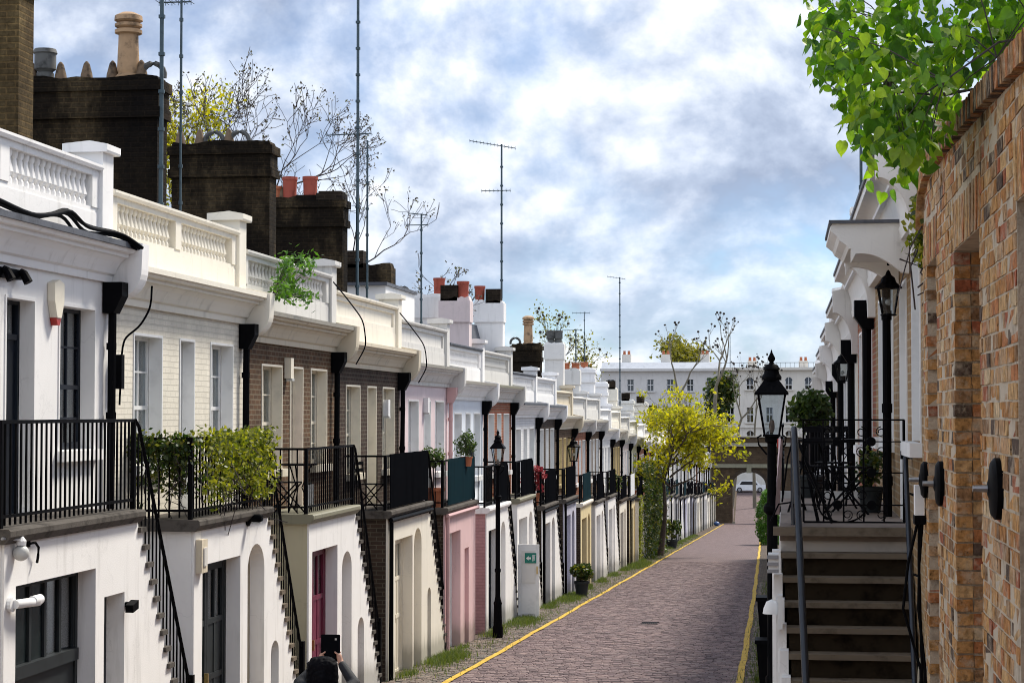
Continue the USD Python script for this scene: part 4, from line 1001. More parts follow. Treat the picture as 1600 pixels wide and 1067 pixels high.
# handrails
m = MB().tube([(0.085, 17.62, 2.42), (0.085, 17.62, 3.22)], 0.03, 8); m.tube([(0.085, 17.64, 3.26), (0.09, 17.5, 3.18), (0.16, 15.9, 3.4 - 2.10), (0.22, 14.5, 0.25)], 0.030, 8)
H.part(m, 'handrail', 'handrail_blue', smooth=60)
m = MB().tube([(1.055, 17.62, 3.10), (1.04, 17.5, 3.02), (1.005, 15.9, 1.25), (0.98, 14.6, 0.2)], 0.022, 8)
for yy in (17.3, 16.7, 15.7):
    zz = 3.10 - (17.62 - yy) * 1.07; m.tube([(1.02, yy, zz - 0.03), (1.10, yy, zz - 0.06)], 0.012, 6)
H.part(m, 'wall_handrail', 'handrail_blue', smooth=60)
m = MB().tube([(0.085, 17.62, 3.2), (0.03, 17.62, 3.0), (-0.02, 17.62, 2.62)], 0.008, 5); m.tube([(0.08, 17.62, 2.62), (-0.05, 17.64, 2.60), (-0.12, 17.64, 2.45)], 0.008, 5)
H.part(m, 'rail_scroll', 'black_iron')
# hooded canopy on shaped brackets
hy0, hy1, hz = 17.62, 19.35, 3.4
def hood_profile(full):
    a = [(WX - 0.01, hz + 1.66), (0.43, hz + 1.66), (0.41, hz + 1.63), (0.41, hz + 1.60), (0.47, hz + 1.55), (0.49, hz + 1.51), (0.55, hz + 1.47), (0.57, hz + 1.44)]
    if full:
        arc = [(0.63 + 0.40 * t, hz + 1.33 + 0.09 * math.sin(PI * (0.25 + 0.75 * t)) - 0.10 * t) for t in np.linspace(0, 1, 10)]
        return Polygon(a + [(0.59, hz + 1.44), (0.59, hz + 1.32)] + arc + [(WX - 0.01, hz + 1.22)]).buffer(0)
    return Polygon(a + [(WX - 0.01, hz + 1.44)]).buffer(0)
m = MB().poly(hood_profile(False), hy0 + 0.12, hy1 - 0.12, 'y'); hd = H.part(m, 'door_hood', 'offwhite_render')
for a, b in ((hy0, hy0 + 0.12), (hy1 - 0.12, hy1)):
    H.part(MB().poly(hood_profile(True), a, b, 'y'), 'bracket', 'offwhite_render', hd)
H.part(MB().box(0.40, WX - 0.02, hy0 - 0.03, hy1 + 0.03, hz + 1.661, hz + 1.69), 'hood_lead', 'lead_flashing', hd)
m = MB().tube([(0.99, 19.55, 4.6), (0.99, 19.55, 2.40)], 0.042, 10)
for zz in (4.3, 3.4, 2.7):
    m.tube([(0.99, 19.55, zz), (0.99, 19.55, zz + 0.09)], 0.052, 10)
H.part(m, 'downpipe', 'black_iron')
# small arched window low in the wall beside the stair
m = MB().poly(arch_shape(14.9, 15.9, 0.6, 1.55).difference(arch_shape(15.05, 15.75, 0.6, 1.42)), 1.02, 1.09, 'x')
k2 = H.part(m, 'lower_arch', 'buff_render'); H.part(MB().poly(arch_shape(15.05, 15.75, 0.6, 1.42), 1.065, 1.075, 'x'), 'louvre', 'brown_wood', k2)
H.part(MB().box(1.08, 1.34, 13.4, 15.945, -1.2, 6.3 + H.zb), 'flank_wall', 'tan_brick')
# gate
gt = thing('garden_gate', 'black wrought iron gate with scrolls and round bosses across the landing top', 'gate', (0.6, 17.56, 2.42))
gx0, gx1, gz0, gz1, gy = 0.165, 1.03, 2.45, 3.34, 17.56
m = MB().tube([(gx0, gy, gz0), (gx1, gy, gz0), (gx1, gy, gz1), (gx0, gy, gz1), (gx0, gy, gz0)], 0.011, 6); m.tube([(gx1, gy, gz0), (gx1, gy, gz1)], 0.014, 6)
m.build('frame', 'black_iron', gt)
for xx in np.linspace(gx0, gx1, 6)[1:-1]:
    MB().tube([(xx, gy, gz0), (xx, gy, gz1)], 0.008, 5).build('bar', 'black_iron', gt)
for zz in (2.60, 3.15, 2.88):
    MB().tube([(gx0, gy, zz), (gx1, gy, zz)], 0.006, 5).build('cross_bar', 'black_iron', gt)
for xx, zz in ((0.46, 2.60), (0.75, 2.60), (0.75, 2.88), (0.75, 3.15), (0.46, 3.15)):
    m = MB(); m.add(*MB().lathe([(0, -0.012), (0.042, -0.012), (0.042, 0.012), (0, 0.012)], (0, 0, 0), 14).arrays()); v, f = m.arrays()
    MB().add(np.stack([v[:, 0] + xx, v[:, 2] + gy, v[:, 1] + zz], 1), f).build('boss', 'black_iron', gt)
def scroll(cx, cz, r, s, turns=1.4, ph=0.0):
    return [(cx + s * r * (1 - 0.55 * t) * math.cos(ph + t * turns * 2 * PI), gy, cz + r * (1 - 0.55 * t) * math.sin(ph + t * turns * 2 * PI)) for t in np.linspace(0, 1, 22)]
for cx in (0.46, 0.75):
    for cz in (2.60, 3.15):
        for sx_ in (-1, 1):
            for sz_ in (-1, 1):
                MB().tube(scroll(cx + sx_ * 0.085, cz + sz_ * 0.085, 0.045, sx_, 1.3, PI / 2 * sz_), 0.005, 5, False).build('scroll', 'black_iron', gt)
MB().tube([(0.50 + 0.2 * math.cos(t), gy - 0.01, 2.58 - 0.13 * math.sin(t) * (1 if t < PI else 0.3)) for t in np.linspace(0, PI, 14)], 0.008, 5).build('scroll', 'black_iron', gt)
m = MB().box(gx1 - 0.03, gx1 + 0.07, gy - 0.03, gy + 0.03, 3.00, 3.07); m.build('latch', 'black_iron', gt)
m = MB().box(gx0 - 0.09, gx0, gy - 0.02, gy + 0.02, 2.58, 2.61); m.build('hinge', 'black_iron', gt)

RSPEC = [(S(upper='red_brick', trimwall='offwhite_render', parapet='plain', lift=0.25, lower='offwhite_render'), 'red brick mews house on the right, first beyond the tan one, with white sashes')]
RW = ['white', 'cream', 'brown brick', 'off-white', 'grey']
RM = ['white_render', 'cream_render', 'brown_brick', 'offwhite_render', 'grey_render']
ORD2 = ['second', 'third', 'fourth', 'fifth', 'sixth', 'seventh', 'eighth', 'ninth', 'tenth', 'eleventh', 'twelfth', 'thirteenth', 'fourteenth', 'fifteenth', 'sixteenth']
for i in range(1, min(len(RB) - 1, 15)):
    y0, y1 = RB[i], RB[i + 1]
    if i == 1:
        k, lab = RSPEC[0]
    else:
        q = (i * 3) % 5
        k, lab = S(upper=RM[q], trimwall=['offwhite_render', 'white_render', 'weathered_white'][i % 3], parapet='plain', lift=0.2, lower='white_render'), f'{RW[q]} mews house in the receding right row, {ORD2[i - 2]} beyond the red brick one' if i > 2 else f'{RW[q]} mews house on the right just beyond the red brick one'
    right_house(i, y0, y1, k, lab, [('w', y0 + 0.95, y0 + 1.95, 3.86, 5.45), ('d', y0 + 2.65, y0 + 3.4, SLAB - 0.01, 5.45), ('w', y0 + 4.1, y0 + 5.1, 3.86, 5.45)])


# ------------------------------------------------------------------ near brick wall
wx = 0.93
bw = thing('garden_wall', 'tall yellow stock brick wall with blind recesses and sweeping coping at right edge', 'wall', (wx, 10, -1.5))
TOPY, TOPZ = [3.0, 6.0, 7.85, 9.48, 11.55, 13.0, 13.45, 13.62], [4.62, 4.72, 4.82, 4.90, 4.98, 5.00, 4.93, 4.70]
def wtop(y): return float(np.interp(y, TOPY, TOPZ))
Y0, Y1, ZB = 5.6, 13.6, -0.8
REC = [(6.70, 8.16), (9.69, 11.13), (12.43, 13.22)]
RTOP = [4.25, 4.29, 4.36]
prof = [(Y0, ZB), (Y1, ZB)] + [(yy, wtop(yy) - 0.02) for yy in np.linspace(Y1, Y0, 30)]
shape = Polygon(prof)
for (a, b), zt in zip(REC, RTOP):
    shape = shape.difference(sbox(a - 0.012, ZB - 1, b + 0.012, zt))
m = MB().poly(shape, wx + 0.004, wx + 0.24, 'x'); m.poly(Polygon(prof), wx + 0.241, wx + 0.46, 'x')
body = m.build('wall_core', 'mortar', bw)
r = np.random.default_rng(21)
BV = np.array([(0, 0, 0), (1, 0, 0), (1, 1, 0), (0, 1, 0), (0, 0, 1), (1, 0, 1), (1, 1, 1), (0, 1, 1)], float)
BF = np.array([(0, 3, 2, 1), (4, 5, 6, 7), (0, 1, 5, 4), (1, 2, 6, 5), (2, 3, 7, 6), (3, 0, 4, 7)])
bricks = []
def brick(x0, x1, y0, y1, z0, z1, tone=None, j=0.003):
    v = np.array([x0, y0, z0]) + BV * np.array([x1 - x0, y1 - y0, z1 - z0])
    v = v + r.uniform(-j, j, v.shape)
    c = np.array([(x0, (y0 + y1) / 2, (z0 + z1) / 2)])[0]
    rel = c - np.array([0, 0, EYE]); cc = rel @ CR
    px, py = 800 + 3100 * cc[0] / cc[2], 533.5 - 3100 * cc[1] / cc[2]
    seen = -20 < px < 1610 and -20 < py < 1085
    area = (3100 / cc[2]) ** 2 * (z1 - z0) * ((y1 - y0) * abs(x0) / cc[2] + (x1 - x0)) if seen else 0
    bricks.append((area, v, tone))
row, z0 = 0, ZB
tones = [0, 1, 2, 3, 4, 5, 6, 0, 1, 2, 6, 3, 7, 8, 9]
while z0 < 5.0:
    yy = Y0 + (0.11 if row % 2 else 0) - 0.11; kk = row
    while yy < Y1:
        ln = 0.222 if kk % 2 == 0 else 0.108
        a, b = max(yy, Y0), min(yy + ln, Y1); kk += 1; yy += ln + 0.011
        if b - a < 0.03:
            continue
        segs = [(a, b)]
        for (ra, rb), zt in zip(REC, RTOP):
            if z0 < zt + 0.27:
                new = []
                for s, e in segs:
                    if z0 + 0.065 > zt - 0.0:                     # behind the voussoirs
                        lo, hi = ra - 0.05, rb + 0.05
                    else:
                        lo, hi = ra, rb
                    if e <= lo or s >= hi:
                        new.append((s, e))
                    else:
                        if s < lo: new.append((s, lo))
                        if e > hi: new.append((hi, e))
                segs = new
        for s, e in segs:
            if e - s < 0.025:
                continue
            zz1 = min(z0 + 0.065, wtop((s + e) / 2) - 0.10)
            if zz1 - z0 < 0.02:
                continue
            low = z0 < 2.1 and r.random() < 0.25 * min(1, (2.6 - z0))
            brick(wx + r.uniform(-0.003, 0.005), wx + 0.09, s, e, z0, zz1, 8 if low else tones[r.integers(len(tones))])
    for (ra, rb), zt in zip(REC, RTOP):                           # jamb bricks inside the recesses
        if z0 + 0.06 < zt:
            brick(wx + 0.094, wx + 0.232, rb, rb + 0.1, z0, z0 + 0.065, tones[r.integers(len(tones))])
            brick(wx + 0.094, wx + 0.232, ra - 0.1, ra, z0, z0 + 0.065, tones[r.integers(len(tones))])
            if z0 > 1:                                                  # back of the recess
                q = ra + 0.02
                while q < rb - 0.05:
                    brick(wx + 0.232, wx + 0.30, q, min(q + 0.215, rb - 0.01), z0, z0 + 0.065, tones[r.integers(len(tones))]); q += 0.226
    z0 += 0.076; row += 1
for (ra, rb), zt in zip(REC, RTOP):                               # flat arches of bricks on end
    n = int((rb - ra + 0.08) / 0.078); cy = (ra + rb) / 2
    for i in range(n):
        t = (i + 0.5) / n * 2 - 1; w = (rb - ra + 0.08) / n
        y = cy + t * (rb - ra + 0.08) / 2
        x0, x1 = wx + r.uniform(-0.003, 0.003), wx + 0.20
        v = np.array([x0, y - w / 2 + 0.005, zt + 0.004]) + BV * np.array([x1 - x0, w - 0.010, 0.255])
        v[4:, 1] += t * 0.05; v = v + r.uniform(-0.003, 0.003, v.shape)
        rel = v.mean(0) - [0, 0, EYE]; cc = rel @ CR; px = 800 + 3100 * cc[0] / cc[2]
        bricks.append(((3100 / cc[2]) ** 2 * 0.02 if px < 1610 else 0, v, tones[r.integers(8)]))
yy = Y0
while yy < Y1 - 0.02:                                              # coping of bricks on edge
    zt = wtop(yy + 0.035)
    slope = (wtop(yy + 0.075) - wtop(yy)) / 0.075
    v = np.array([wx - 0.045, yy, zt - 0.095]) + BV * np.array([0.53, 0.066, 0.115]); v[:, 2] += (v[:, 1] - yy) * slope
    v = v + r.uniform(-0.004, 0.004, v.shape)
    rel = v.mean(0) - [0, 0, EYE]; cc = rel @ CR; px = 800 + 3100 * (cc[0] - 0.2) / cc[2]
    bricks.append(((3100 / cc[2]) ** 2 * 0.012 if px < 1610 else 0, v, [4, 5, 8, 3][r.integers(4)]))
    yy += 0.076
bricks.sort(key=lambda q: -q[0])
for a, v, t in bricks[:300]:
    MB().add(v, BF).build('brick', f'stock_brick_{t}', bw)
mb = MB()
for a, v, t in bricks[300:]:
    mb.add(v, BF)
say(mb.build('bricks', 'stock_brick_mixed', bw), kind='stuff')
# round iron tie plates
pl = None
for n, (yy, zz, rad, lab) in enumerate(((8.88, EYE - 0.33, 0.135, 'large round black iron tie plate on the brick wall, nearest the right edge'), (12.05, EYE - 0.42, 0.135, 'round black iron tie plate on the brick pier left of the tall recess'), (13.35, EYE - 0.44, 0.12, 'small edge-on black iron tie plate at the far end of the brick wall'))):
    t = thing('tie_plate', lab, 'tie plate', (wx, yy, zz), 'iron tie plates on the brick wall')
    v, f = MB().lathe([(0, -0.03), (rad, -0.03), (rad, 0.0), (rad - 0.02, 0.016), (0.05, 0.022), (0.03, 0.03), (0, 0.03)], (0, 0, 0), 26).arrays()
    MB().add(np.stack([wx - 0.022 - v[:, 2], yy + v[:, 0], zz + v[:, 1]], 1), f[:, ::-1]).build('disc', 'black_iron', t, smooth=40)
    MB().tube([(wx - 0.04, yy, zz), (wx - 0.115, yy, zz)], [0.017, 0.014], 8).build('bolt', 'steel', t, smooth=40)
# meter box and cables at the wall's end
t = thing('junction_box', 'small pale junction box with black cables running down the wall end', 'box', (wx, 13.5, 2.9))
MB().box(0.86, 0.92, 13.45, 13.58, 2.72, 2.92).build('box', 'white_paint', t); MB().box(0.855, 0.925, 13.44, 13.6, 2.66, 2.72).build('cable_gland', 'black_iron', t)
for k_, (dx, sw) in enumerate(((0.0, 0.0), (0.02, 0.03), (-0.01, 0.1))):
    MB().tube([(0.89 + dx, 13.5, 2.68), (0.885 + dx - sw * 0.6, 13.5, 2.4), (0.89 + dx - sw, 13.5, 2.1), (0.90 + dx, 13.48, 1.7), (0.91 + dx, 13.46, 0.8), (0.91 + dx, 13.46, -0.6)], 0.011, 6).build('cable', 'black_iron', t)



# ------------------------------------------------------------------ end of the street: archway wall, terraces, what lies beyond
aw = thing('archway_wall', 'brown brick wall with cornice and round archway closing the end of the street', 'wall', (-3, 212, G(212)))
zb, zt = G(212) - 0.3, EYE - 3.05
hole = unary_union([sbox(-5.5, zb - 1, -1.9, EYE - 7.6), Point(-3.7, 0).buffer(1.0)]) if False else unary_union([sbox(-5.45, zb - 1, -1.95, EYE - 7.7), Polygon([(-3.7 + 1.75 * math.cos(t), EYE - 7.7 + 1.45 * math.sin(t)) for t in np.linspace(0, PI, 18)])])
MB().poly(sbox(-7.7, zb, 14, zt - 0.5).difference(hole), 212, 213.2, 'y').build('wall', 'arch_brick', aw)
MB().box(-7.7, 14, 211.65, 213.3, zt - 0.5, zt - 0.12).build('cornice', 'weathered_stone', aw); MB().box(-7.7, 14, 211.8, 213.2, zt - 0.12, zt + 0.45).build('parapet', 'arch_brick', aw); MB().box(-7.75, 14, 211.7, 213.3, zt + 0.45, zt + 0.6).build('coping', 'weathered_stone', aw)
MB().box(-7.7, 14, 211.75, 212, zt - 2.75, zt - 2.35).build('string_course', 'mossy_stone', aw)
ring = [(-3.7 + q * 1.75 * math.cos(t), EYE - 7.7 + (1.45 + (q - 1) * 1.75) * math.sin(t)) for q in (1.0, 1.2) for t in (np.linspace(0, PI, 18) if q == 1.0 else np.linspace(PI, 0, 18))]
MB().poly(Polygon(ring).buffer(0), 211.88, 212, 'y').build('arch_ring', 'dark_side_brick', aw)
MB().box(-3.95, -3.45, 211.7, 212.1, EYE - 6.35, EYE - 5.55).build('keystone', 'mossy_stone', aw)
t = thing('timber_post', 'pale timber post leaning at the left side of the archway', 'post', (-5.2, 211, G(211)))
m = MB().tube([(-5.3, 211.0, G(211)), (-5.05, 211.0, G(211) + 3.3)], 0.11, 6); m.tube([(-5.05, 211, G(211) + 3.3), (-5.04, 211, G(211) + 3.36)], 0.13, 6); m.build('post', 'tan_post', t)
m = MB(); m.box(-5.45, -5.15, 210.85, 211.15, G(211) - 0.05, G(211) + 0.18); m.build('foot', 'weathered_stone', t)

def terrace(label, x0, x1, y, top, rows, n, mat, wtop_, roof, seed):
    zb = G(y) - 0.5
    t = thing('stucco_terrace', label, 'terrace', ((x0 + x1) / 2, y, zb), 'pale terraces beyond the archway')
    sh = sbox(x0, zb, x1, top)
    w, step = 0.95, (x1 - x0) / n
    ops = []
    for zr, hh, arched in rows:
        for i in range(n):
            xc = x0 + (i + 0.5) * step
            ops.append((xc, zr, hh, arched))
            o = sbox(xc - w / 2, zr, xc + w / 2, zr + hh)
            if arched:
                o = unary_union([o, Point(xc, zr + hh).buffer(w / 2)])
            sh = sh.difference(o)
    MB().poly(sh, y, y + 0.4, 'y').build('wall', mat, t)
    MB().box(x0, x1, y + 0.7, y + 9, zb, top).build('building_body', 'room_dark', t)
    MB().box(x0 - 0.1, x1 + 0.1, y - 0.45, y + 9, top + 0.002, top + 0.35).build('cornice', mat, t)
    for zr, hh, arched in rows[1:]:
        MB().box(x0, x1, y - 0.18, y - 0.001, zr - 0.75, zr - 0.5).build('string_course', mat, t)
    for xc, zr, hh, arched in ops:
        m = MB(); h2 = hh + (w / 2 if arched else 0)
        m.box(xc - w / 2, xc - w / 2 + 0.08, y + 0.12, y + 0.2, zr, zr + hh); m.box(xc + w / 2 - 0.08, xc + w / 2, y + 0.12, y + 0.2, zr, zr + hh); m.box(xc - w / 2, xc + w / 2, y + 0.12, y + 0.2, zr + hh * 0.5, zr + hh * 0.5 + 0.08); m.box(xc - 0.03, xc + 0.03, y + 0.13, y + 0.19, zr, zr + h2)
        f = m.build('window', 'white_paint', t)
        MB().box(xc - w / 2, xc + w / 2, y + 0.22, y + 0.24, zr, zr + h2).build('pane', 'pane_glass', f)
        MB().box(xc - w / 2 - 0.2, xc + w / 2 + 0.2, y - 0.2, y - 0.001, zr - 0.2, zr - 0.02).build('sill', mat, f)
    if roof:
        v = np.array([(x0, y + 0.2, top + 0.36), (x1, y + 0.2, top + 0.36), (x1, y + 1.6, top + 1.2), (x0, y + 1.6, top + 1.2), (x1, y + 9, top + 1.2), (x0, y + 9, top + 1.2)])
        MB().add(v, [(0, 1, 2, 3), (3, 2, 4, 5)]).build('roof', 'pale_slate', t)
    r_ = random.Random(seed)
    for i in range(3):
        xc = x0 + (i + 0.6) * (x1 - x0) / 3; m = MB().box(xc - 0.6, xc + 0.6, y + 3, y + 4.5, top, top + 1.3 + (1.0 if roof else 0)); c_ = m.build('chimney', 'terrace_stucco', t)
        for q in (-0.3, 0.3):
            MB().lathe([(0.2, 0), (0.16, 0.45), (0.2, 0.5)], (xc + q, y + 3.6, top + 1.3 + (1.0 if roof else 0)), 8).build('chimney_pot', 'terracotta', c_)
    m = MB(); 
    for xx in np.arange(x0, x1, 0.6):
        m.box(xx, xx + 0.04, y - 0.3, y - 0.26, top + 0.36, top + 0.95)
    m.box(x0, x1, y - 0.31, y - 0.25, top + 0.95, top + 1.0)
    if not roof:
        m.build('roof_railing', 'black_iron', t)

E0 = EYE
terrace('grey-white terrace with slate mansard roof standing behind the yellow tree', -24, -8.3, 262, E0 + 5.5, [(E0 + 2.9, 1.5, False), (E0 - 1.2, 1.9, False), (E0 - 5.2, 2.4, False)], 6, 'terrace_grey', 0, True, 1)
terrace('cream stucco terrace with arched top windows behind the right-hand street lamp', -8.2, 12, 262.3, E0 + 5.6, [(E0 + 3.1, 1.1, True), (E0 - 1.2, 1.9, False), (E0 - 5.4, 2.6, True)], 8, 'terrace_stucco', 0, False, 2)
terrace('white terrace far off above the roofs, left of the slate-roofed one', -48, -25.2, 285, E0 + 4.4, [(E0 + 2.0, 1.5, False), (E0 - 1.4, 1.9, False)], 7, 'white_render', 0, True, 4)

# ------------------------------------------------------------------ street lamps
def lamp(label, loc, h=4.67):
    t = thing('street_lamp', label, 'street lamp', loc, 'black Victorian street lamps')
    x, y, z = loc
    MB().lathe([(0.12, 0), (0.12, 0.25), (0.10, 0.3), (0.09, 0.75), (0.10, 0.80), (0.075, 0.86), (0.062, 0.95), (0.058, 1.5), (0.072, 1.52), (0.072, 1.58), (0.055, 1.6), (0.052, h - 1.5), (0.085, h - 1.47), (0.085, h - 1.42), (0.05, h - 1.38), (0.045, h - 0.80), (0.07, h - 0.78), (0.07, h - 0.72)], (x, y, z), 14).build('post', 'black_iron', t, smooth=40)
    a, b = 0.072, 0.135; z0, z1 = z + h - 0.71, z + h - 0.30
    for sx, sy in ((-1, -1), (1, -1), (1, 1), (-1, 1)):
        MB().tube([(x + sx * a, y + sy * a, z0), (x + sx * b, y + sy * b, z1)], 0.011, 5).build('glazing_bar', 'black_iron', t)
    for (s0, s1) in (((-1, -1), (1, -1)), ((1, -1), (1, 1)), ((1, 1), (-1, 1)), ((-1, 1), (-1, -1))):
        v = [(x + s0[0] * a * .97, y + s0[1] * a * .97, z0), (x + s1[0] * a * .97, y + s1[1] * a * .97, z0), (x + s1[0] * b * .97, y + s1[1] * b * .97, z1), (x + s0[0] * b * .97, y + s0[1] * b * .97, z1)]
        MB().add(v, [(0, 1, 2, 3)]).build('lantern_pane', 'pane_glass', t)
    MB().lathe([(0.018, 0), (0.03, 0.06), (0.02, 0.12), (0.0, 0.13)], (x, y, z0 + 0.02), 10).build('lamp_bulb', 'taupe_paint', t, smooth=40)
    MB().box(x - a - .015, x + a + .015, y - a - .015, y + a + .015, z0 - 0.02, z0).build('lantern_base', 'black_iron', t)
    m = MB(); q = b + 0.030
    v = [(x - q, y - q, z1), (x + q, y - q, z1), (x + q, y + q, z1), (x - q, y + q, z1), (x - .07, y - .07, z1 + .13), (x + .07, y - .07, z1 + .13), (x + .07, y + .07, z1 + .13), (x - .07, y + .07, z1 + .13)]
    m.add(v, [(0, 3, 2, 1), (0, 1, 5, 4), (1, 2, 6, 5), (2, 3, 7, 6), (3, 0, 4, 7), (4, 5, 6, 7)]); m.box(x - q, x + q, y - q, y + q, z1 - 0.02, z1 - 0.001)
    rf = m.build('lantern_roof', 'black_iron', t)
    MB().lathe([(0.095, 0), (0.10, 0.03), (0.075, 0.07), (0.07, 0.10), (0.085, 0.11), (0.06, 0.15), (0.025, 0.165), (0.02, 0.18), (0.035, 0.20), (0.035, 0.225), (0.012, 0.27), (0.0, 0.31)], (x, y, z1 + 0.125), 12).build('finial', 'black_iron', rf, smooth=40)
    for s in (-1, 1):
        MB().tube([(x + s * 0.05, y, z0 - 0.20), (x + s * 0.13, y, z0 - 0.10), (x + s * 0.14, y, z0 - 0.03), (x + s * 0.10, y, z0 - 0.005)], 0.010, 5).build('bracket', 'black_iron', t)
    return t

lamp('black Victorian street lamp standing before the stone stair on the right', (-0.12, 19.8, G(19.8)))
lamp('black Victorian street lamp on the left verge in front of the pale blue-white house', (-6.55, 45.4, G(45.4)))


# ------------------------------------------------------------------ plants
def leaves(mb, rng, centres, per, spread, size, flat=0.45):
    c, a, b = leaf_cloud(rng, np.asarray(centres, float), per, np.asarray(spread), size, flat)
    return mb.quads(c, a, b)


def climber(label, pts_fn, n, seed, mat, size=0.034, sp=0.05):
    r_ = np.random.default_rng(seed)
    c = np.array([pts_fn(r_) for _ in range(n)])
    t = thing('climbing_plant', label, 'climbing plant', tuple(c.mean(0)))
    leaves(MB(), r_, c, 9, (sp,) * 3, size).build('foliage', mat, t)
    m = MB()
    for i in range(0, n, 12):
        q = c[i]; m.tube([q, q + r_.normal(0, 0.1, 3) + [0, 0, -0.2], q + r_.normal(0, 0.14, 3) + [0, 0, -0.45]], 0.006, 4)
    m.build('stems', 'twig', t)
    return t

h2 = HOUSES[1]; fa2, u2 = B[1] + 0.78, h2.dep - 0.05
zs2 = h2.zb + SLAB
climber('dark climbing plant along the end rail of the cream house balcony', lambda r_: (h2.X(r_.uniform(0.0, u2)), fa2 + r_.normal(0, 0.06), zs2 + 0.97 - abs(r_.normal(0, 0.22))), 190, 31, 'ivy_leaf')
climber('yellow-green climbing plant hanging over the front rail of the cream house balcony', lambda r_: (h2.X(u2 + r_.normal(0.03, 0.07)), fa2 + r_.beta(1.6, 1.0) * 3.3 + 0.1, zs2 + 1.0 - r_.beta(0.9, 1.6) * 0.85 * 1.0), 620, 32, 'bright_ivy_leaf')
climber('sparse creeper low on the end rail of the cream house balcony', lambda r_: (h2.X(r_.uniform(0.2, u2)), fa2 + 0.25 + r_.normal(0, 0.1), zs2 + r_.uniform(0.3, 0.75)), 70, 33, 'ivy_leaf')
# buddleia growing from the third house's party wall
x0, y0, z0 = -7.5, 28.6, h2.zb + 6.25
t = thing('wall_weed', 'leafy green weed sprouting from the parapet between the cream and brown brick houses', 'plant', (x0, y0, z0))
r_ = np.random.default_rng(9); m = MB(); tips = []
for q in range(13):
    d = np.array([r_.uniform(-0.1, 0.35), r_.uniform(-0.9, 2.2), r_.uniform(0.0, 0.85)]); p = np.array([x0, y0, z0]) + [[0, 0, 0], d * 0.35, d * 0.6 + [0, 0, 0.03], d * 0.8]
    m.tube(p, [0.012, 0.009, 0.006, 0.004], 4); tips += list(p[1:]) + [p[2] * 0.5 + p[3] * 0.5]
m.build('stem', 'twig', t); leaves(MB(), r_, tips, 16, (0.05, 0.08, 0.07), 0.05, 0.3).build('foliage', 'hedge_leaf', t)


def pot_plant(label, loc, pr, ph, height, spread, mat, seed, potmat='terracotta', name='potted_plant', n=60, size=0.035, trunk=0.0):
    x, y, z = loc
    t = thing(name, label, 'potted plant', loc)
    p = MB().lathe([(pr * 0.72, 0), (pr * 0.95, ph * 0.85), (pr * 1.06, ph * 0.86), (pr * 1.06, ph), (pr * 0.9, ph), (pr * 0.85, ph * 0.9), (0, ph * 0.9)], loc, 16).build('pot', potmat, t, smooth=40)
    r_ = np.random.default_rng(seed); m = MB(); c = []
    for i in range(n):
        d = unit(r_.normal(0, 1, 3)) * r_.uniform(0.45, 1.0); c.append((x + d[0] * spread, y + d[1] * spread, z + ph + trunk + (height - trunk) * 0.5 + d[2] * (height - trunk) * 0.5))
    base_ = np.array([x, y, z + ph * 0.9]); fork = base_ + [0, 0, trunk + 0.05]
    if trunk:
        m.tube([base_, fork], [0.018, 0.014], 6)
    for q in c[::5]:
        m.tube([fork, (fork + q) / 2 + r_.normal(0, 0.03, 3), q], [0.010, 0.007, 0.003], 4)
    m.build('stem', 'twig', t); leaves(MB(), r_, c, 12, (0.04, 0.04, 0.05), size).build('foliage', mat, t)
    return t

h5 = HOUSES[4]; f5 = B[4] + 0.78; zf = h5.zb + SLAB
pot_plant('shrub in a large terracotta pot on the pink house balcony beside the teal panel', (h5.X(0.52), f5 + 0.22, zf), 0.22, 0.40, 0.85, 0.26, 'shrub_leaf', 41, trunk=0.45)
pot_plant('small shrub in a terracotta pot hung on top of the teal balcony panel', (h5.X(0.80), f5 + 2.9, zf + 0.78), 0.13, 0.22, 0.52, 0.22, 'shrub_leaf', 42)
for j, (hi, u, dy, lab, pm, mt) in enumerate(((7, 0.5, 0.3, 'dark red leaved shrub in a pot on the white painted brick house balcony', 'terracotta', 'flower_red'), (12, 0.55, 0.5, 'dark green bush in a pot on the balcony above the cream garage front', 'grey_clay', 'ivy_leaf'), (14, 0.5, 0.4, 'rounded olive bush in a pot on the faded pink house balcony', 'terracotta', 'far_leaf'), (17, 0.6, 0.6, 'dark bush in a pot on a far left balcony beside the yellow tree', 'terracotta', 'ivy_leaf'))):
    hh = HOUSES[hi]; pot_plant(lab, (hh.X(u), B[hi] + 0.78 + dy, hh.zb + SLAB), 0.2, 0.35, 0.9, 0.35, mt, 50 + j, pm, size=0.05)
pot_plant('leafy shrub in a dark tub on the left verge beside the cobbles', (-6.45, 63.5, G(63.5)), 0.24, 0.5, 0.55, 0.34, 'ivy_leaf', 60, 'charcoal_paint', n=90, size=0.06)
pot_plant('dark round bush in a tub against the far left house fronts', (-6.6, 118, G(118)), 0.35, 0.5, 1.3, 0.6, 'ivy_leaf', 61, 'charcoal_paint', n=70, size=0.09)
pot_plant('bay tree in a pot on the right-hand balcony above the landing', (0.32, 25.2, G(30.1) + 0.25 + SLAB), 0.18, 0.32, 1.05, 0.24, 'shrub_leaf', 62, 'charcoal_paint', n=80, size=0.045, trunk=0.6)
pot_plant('small dark potted plant against the wall of the tan brick house', (0.86, 20.3, 2.40), 0.13, 0.26, 0.35, 0.14, 'ivy_leaf', 63, 'charcoal_paint', n=30)
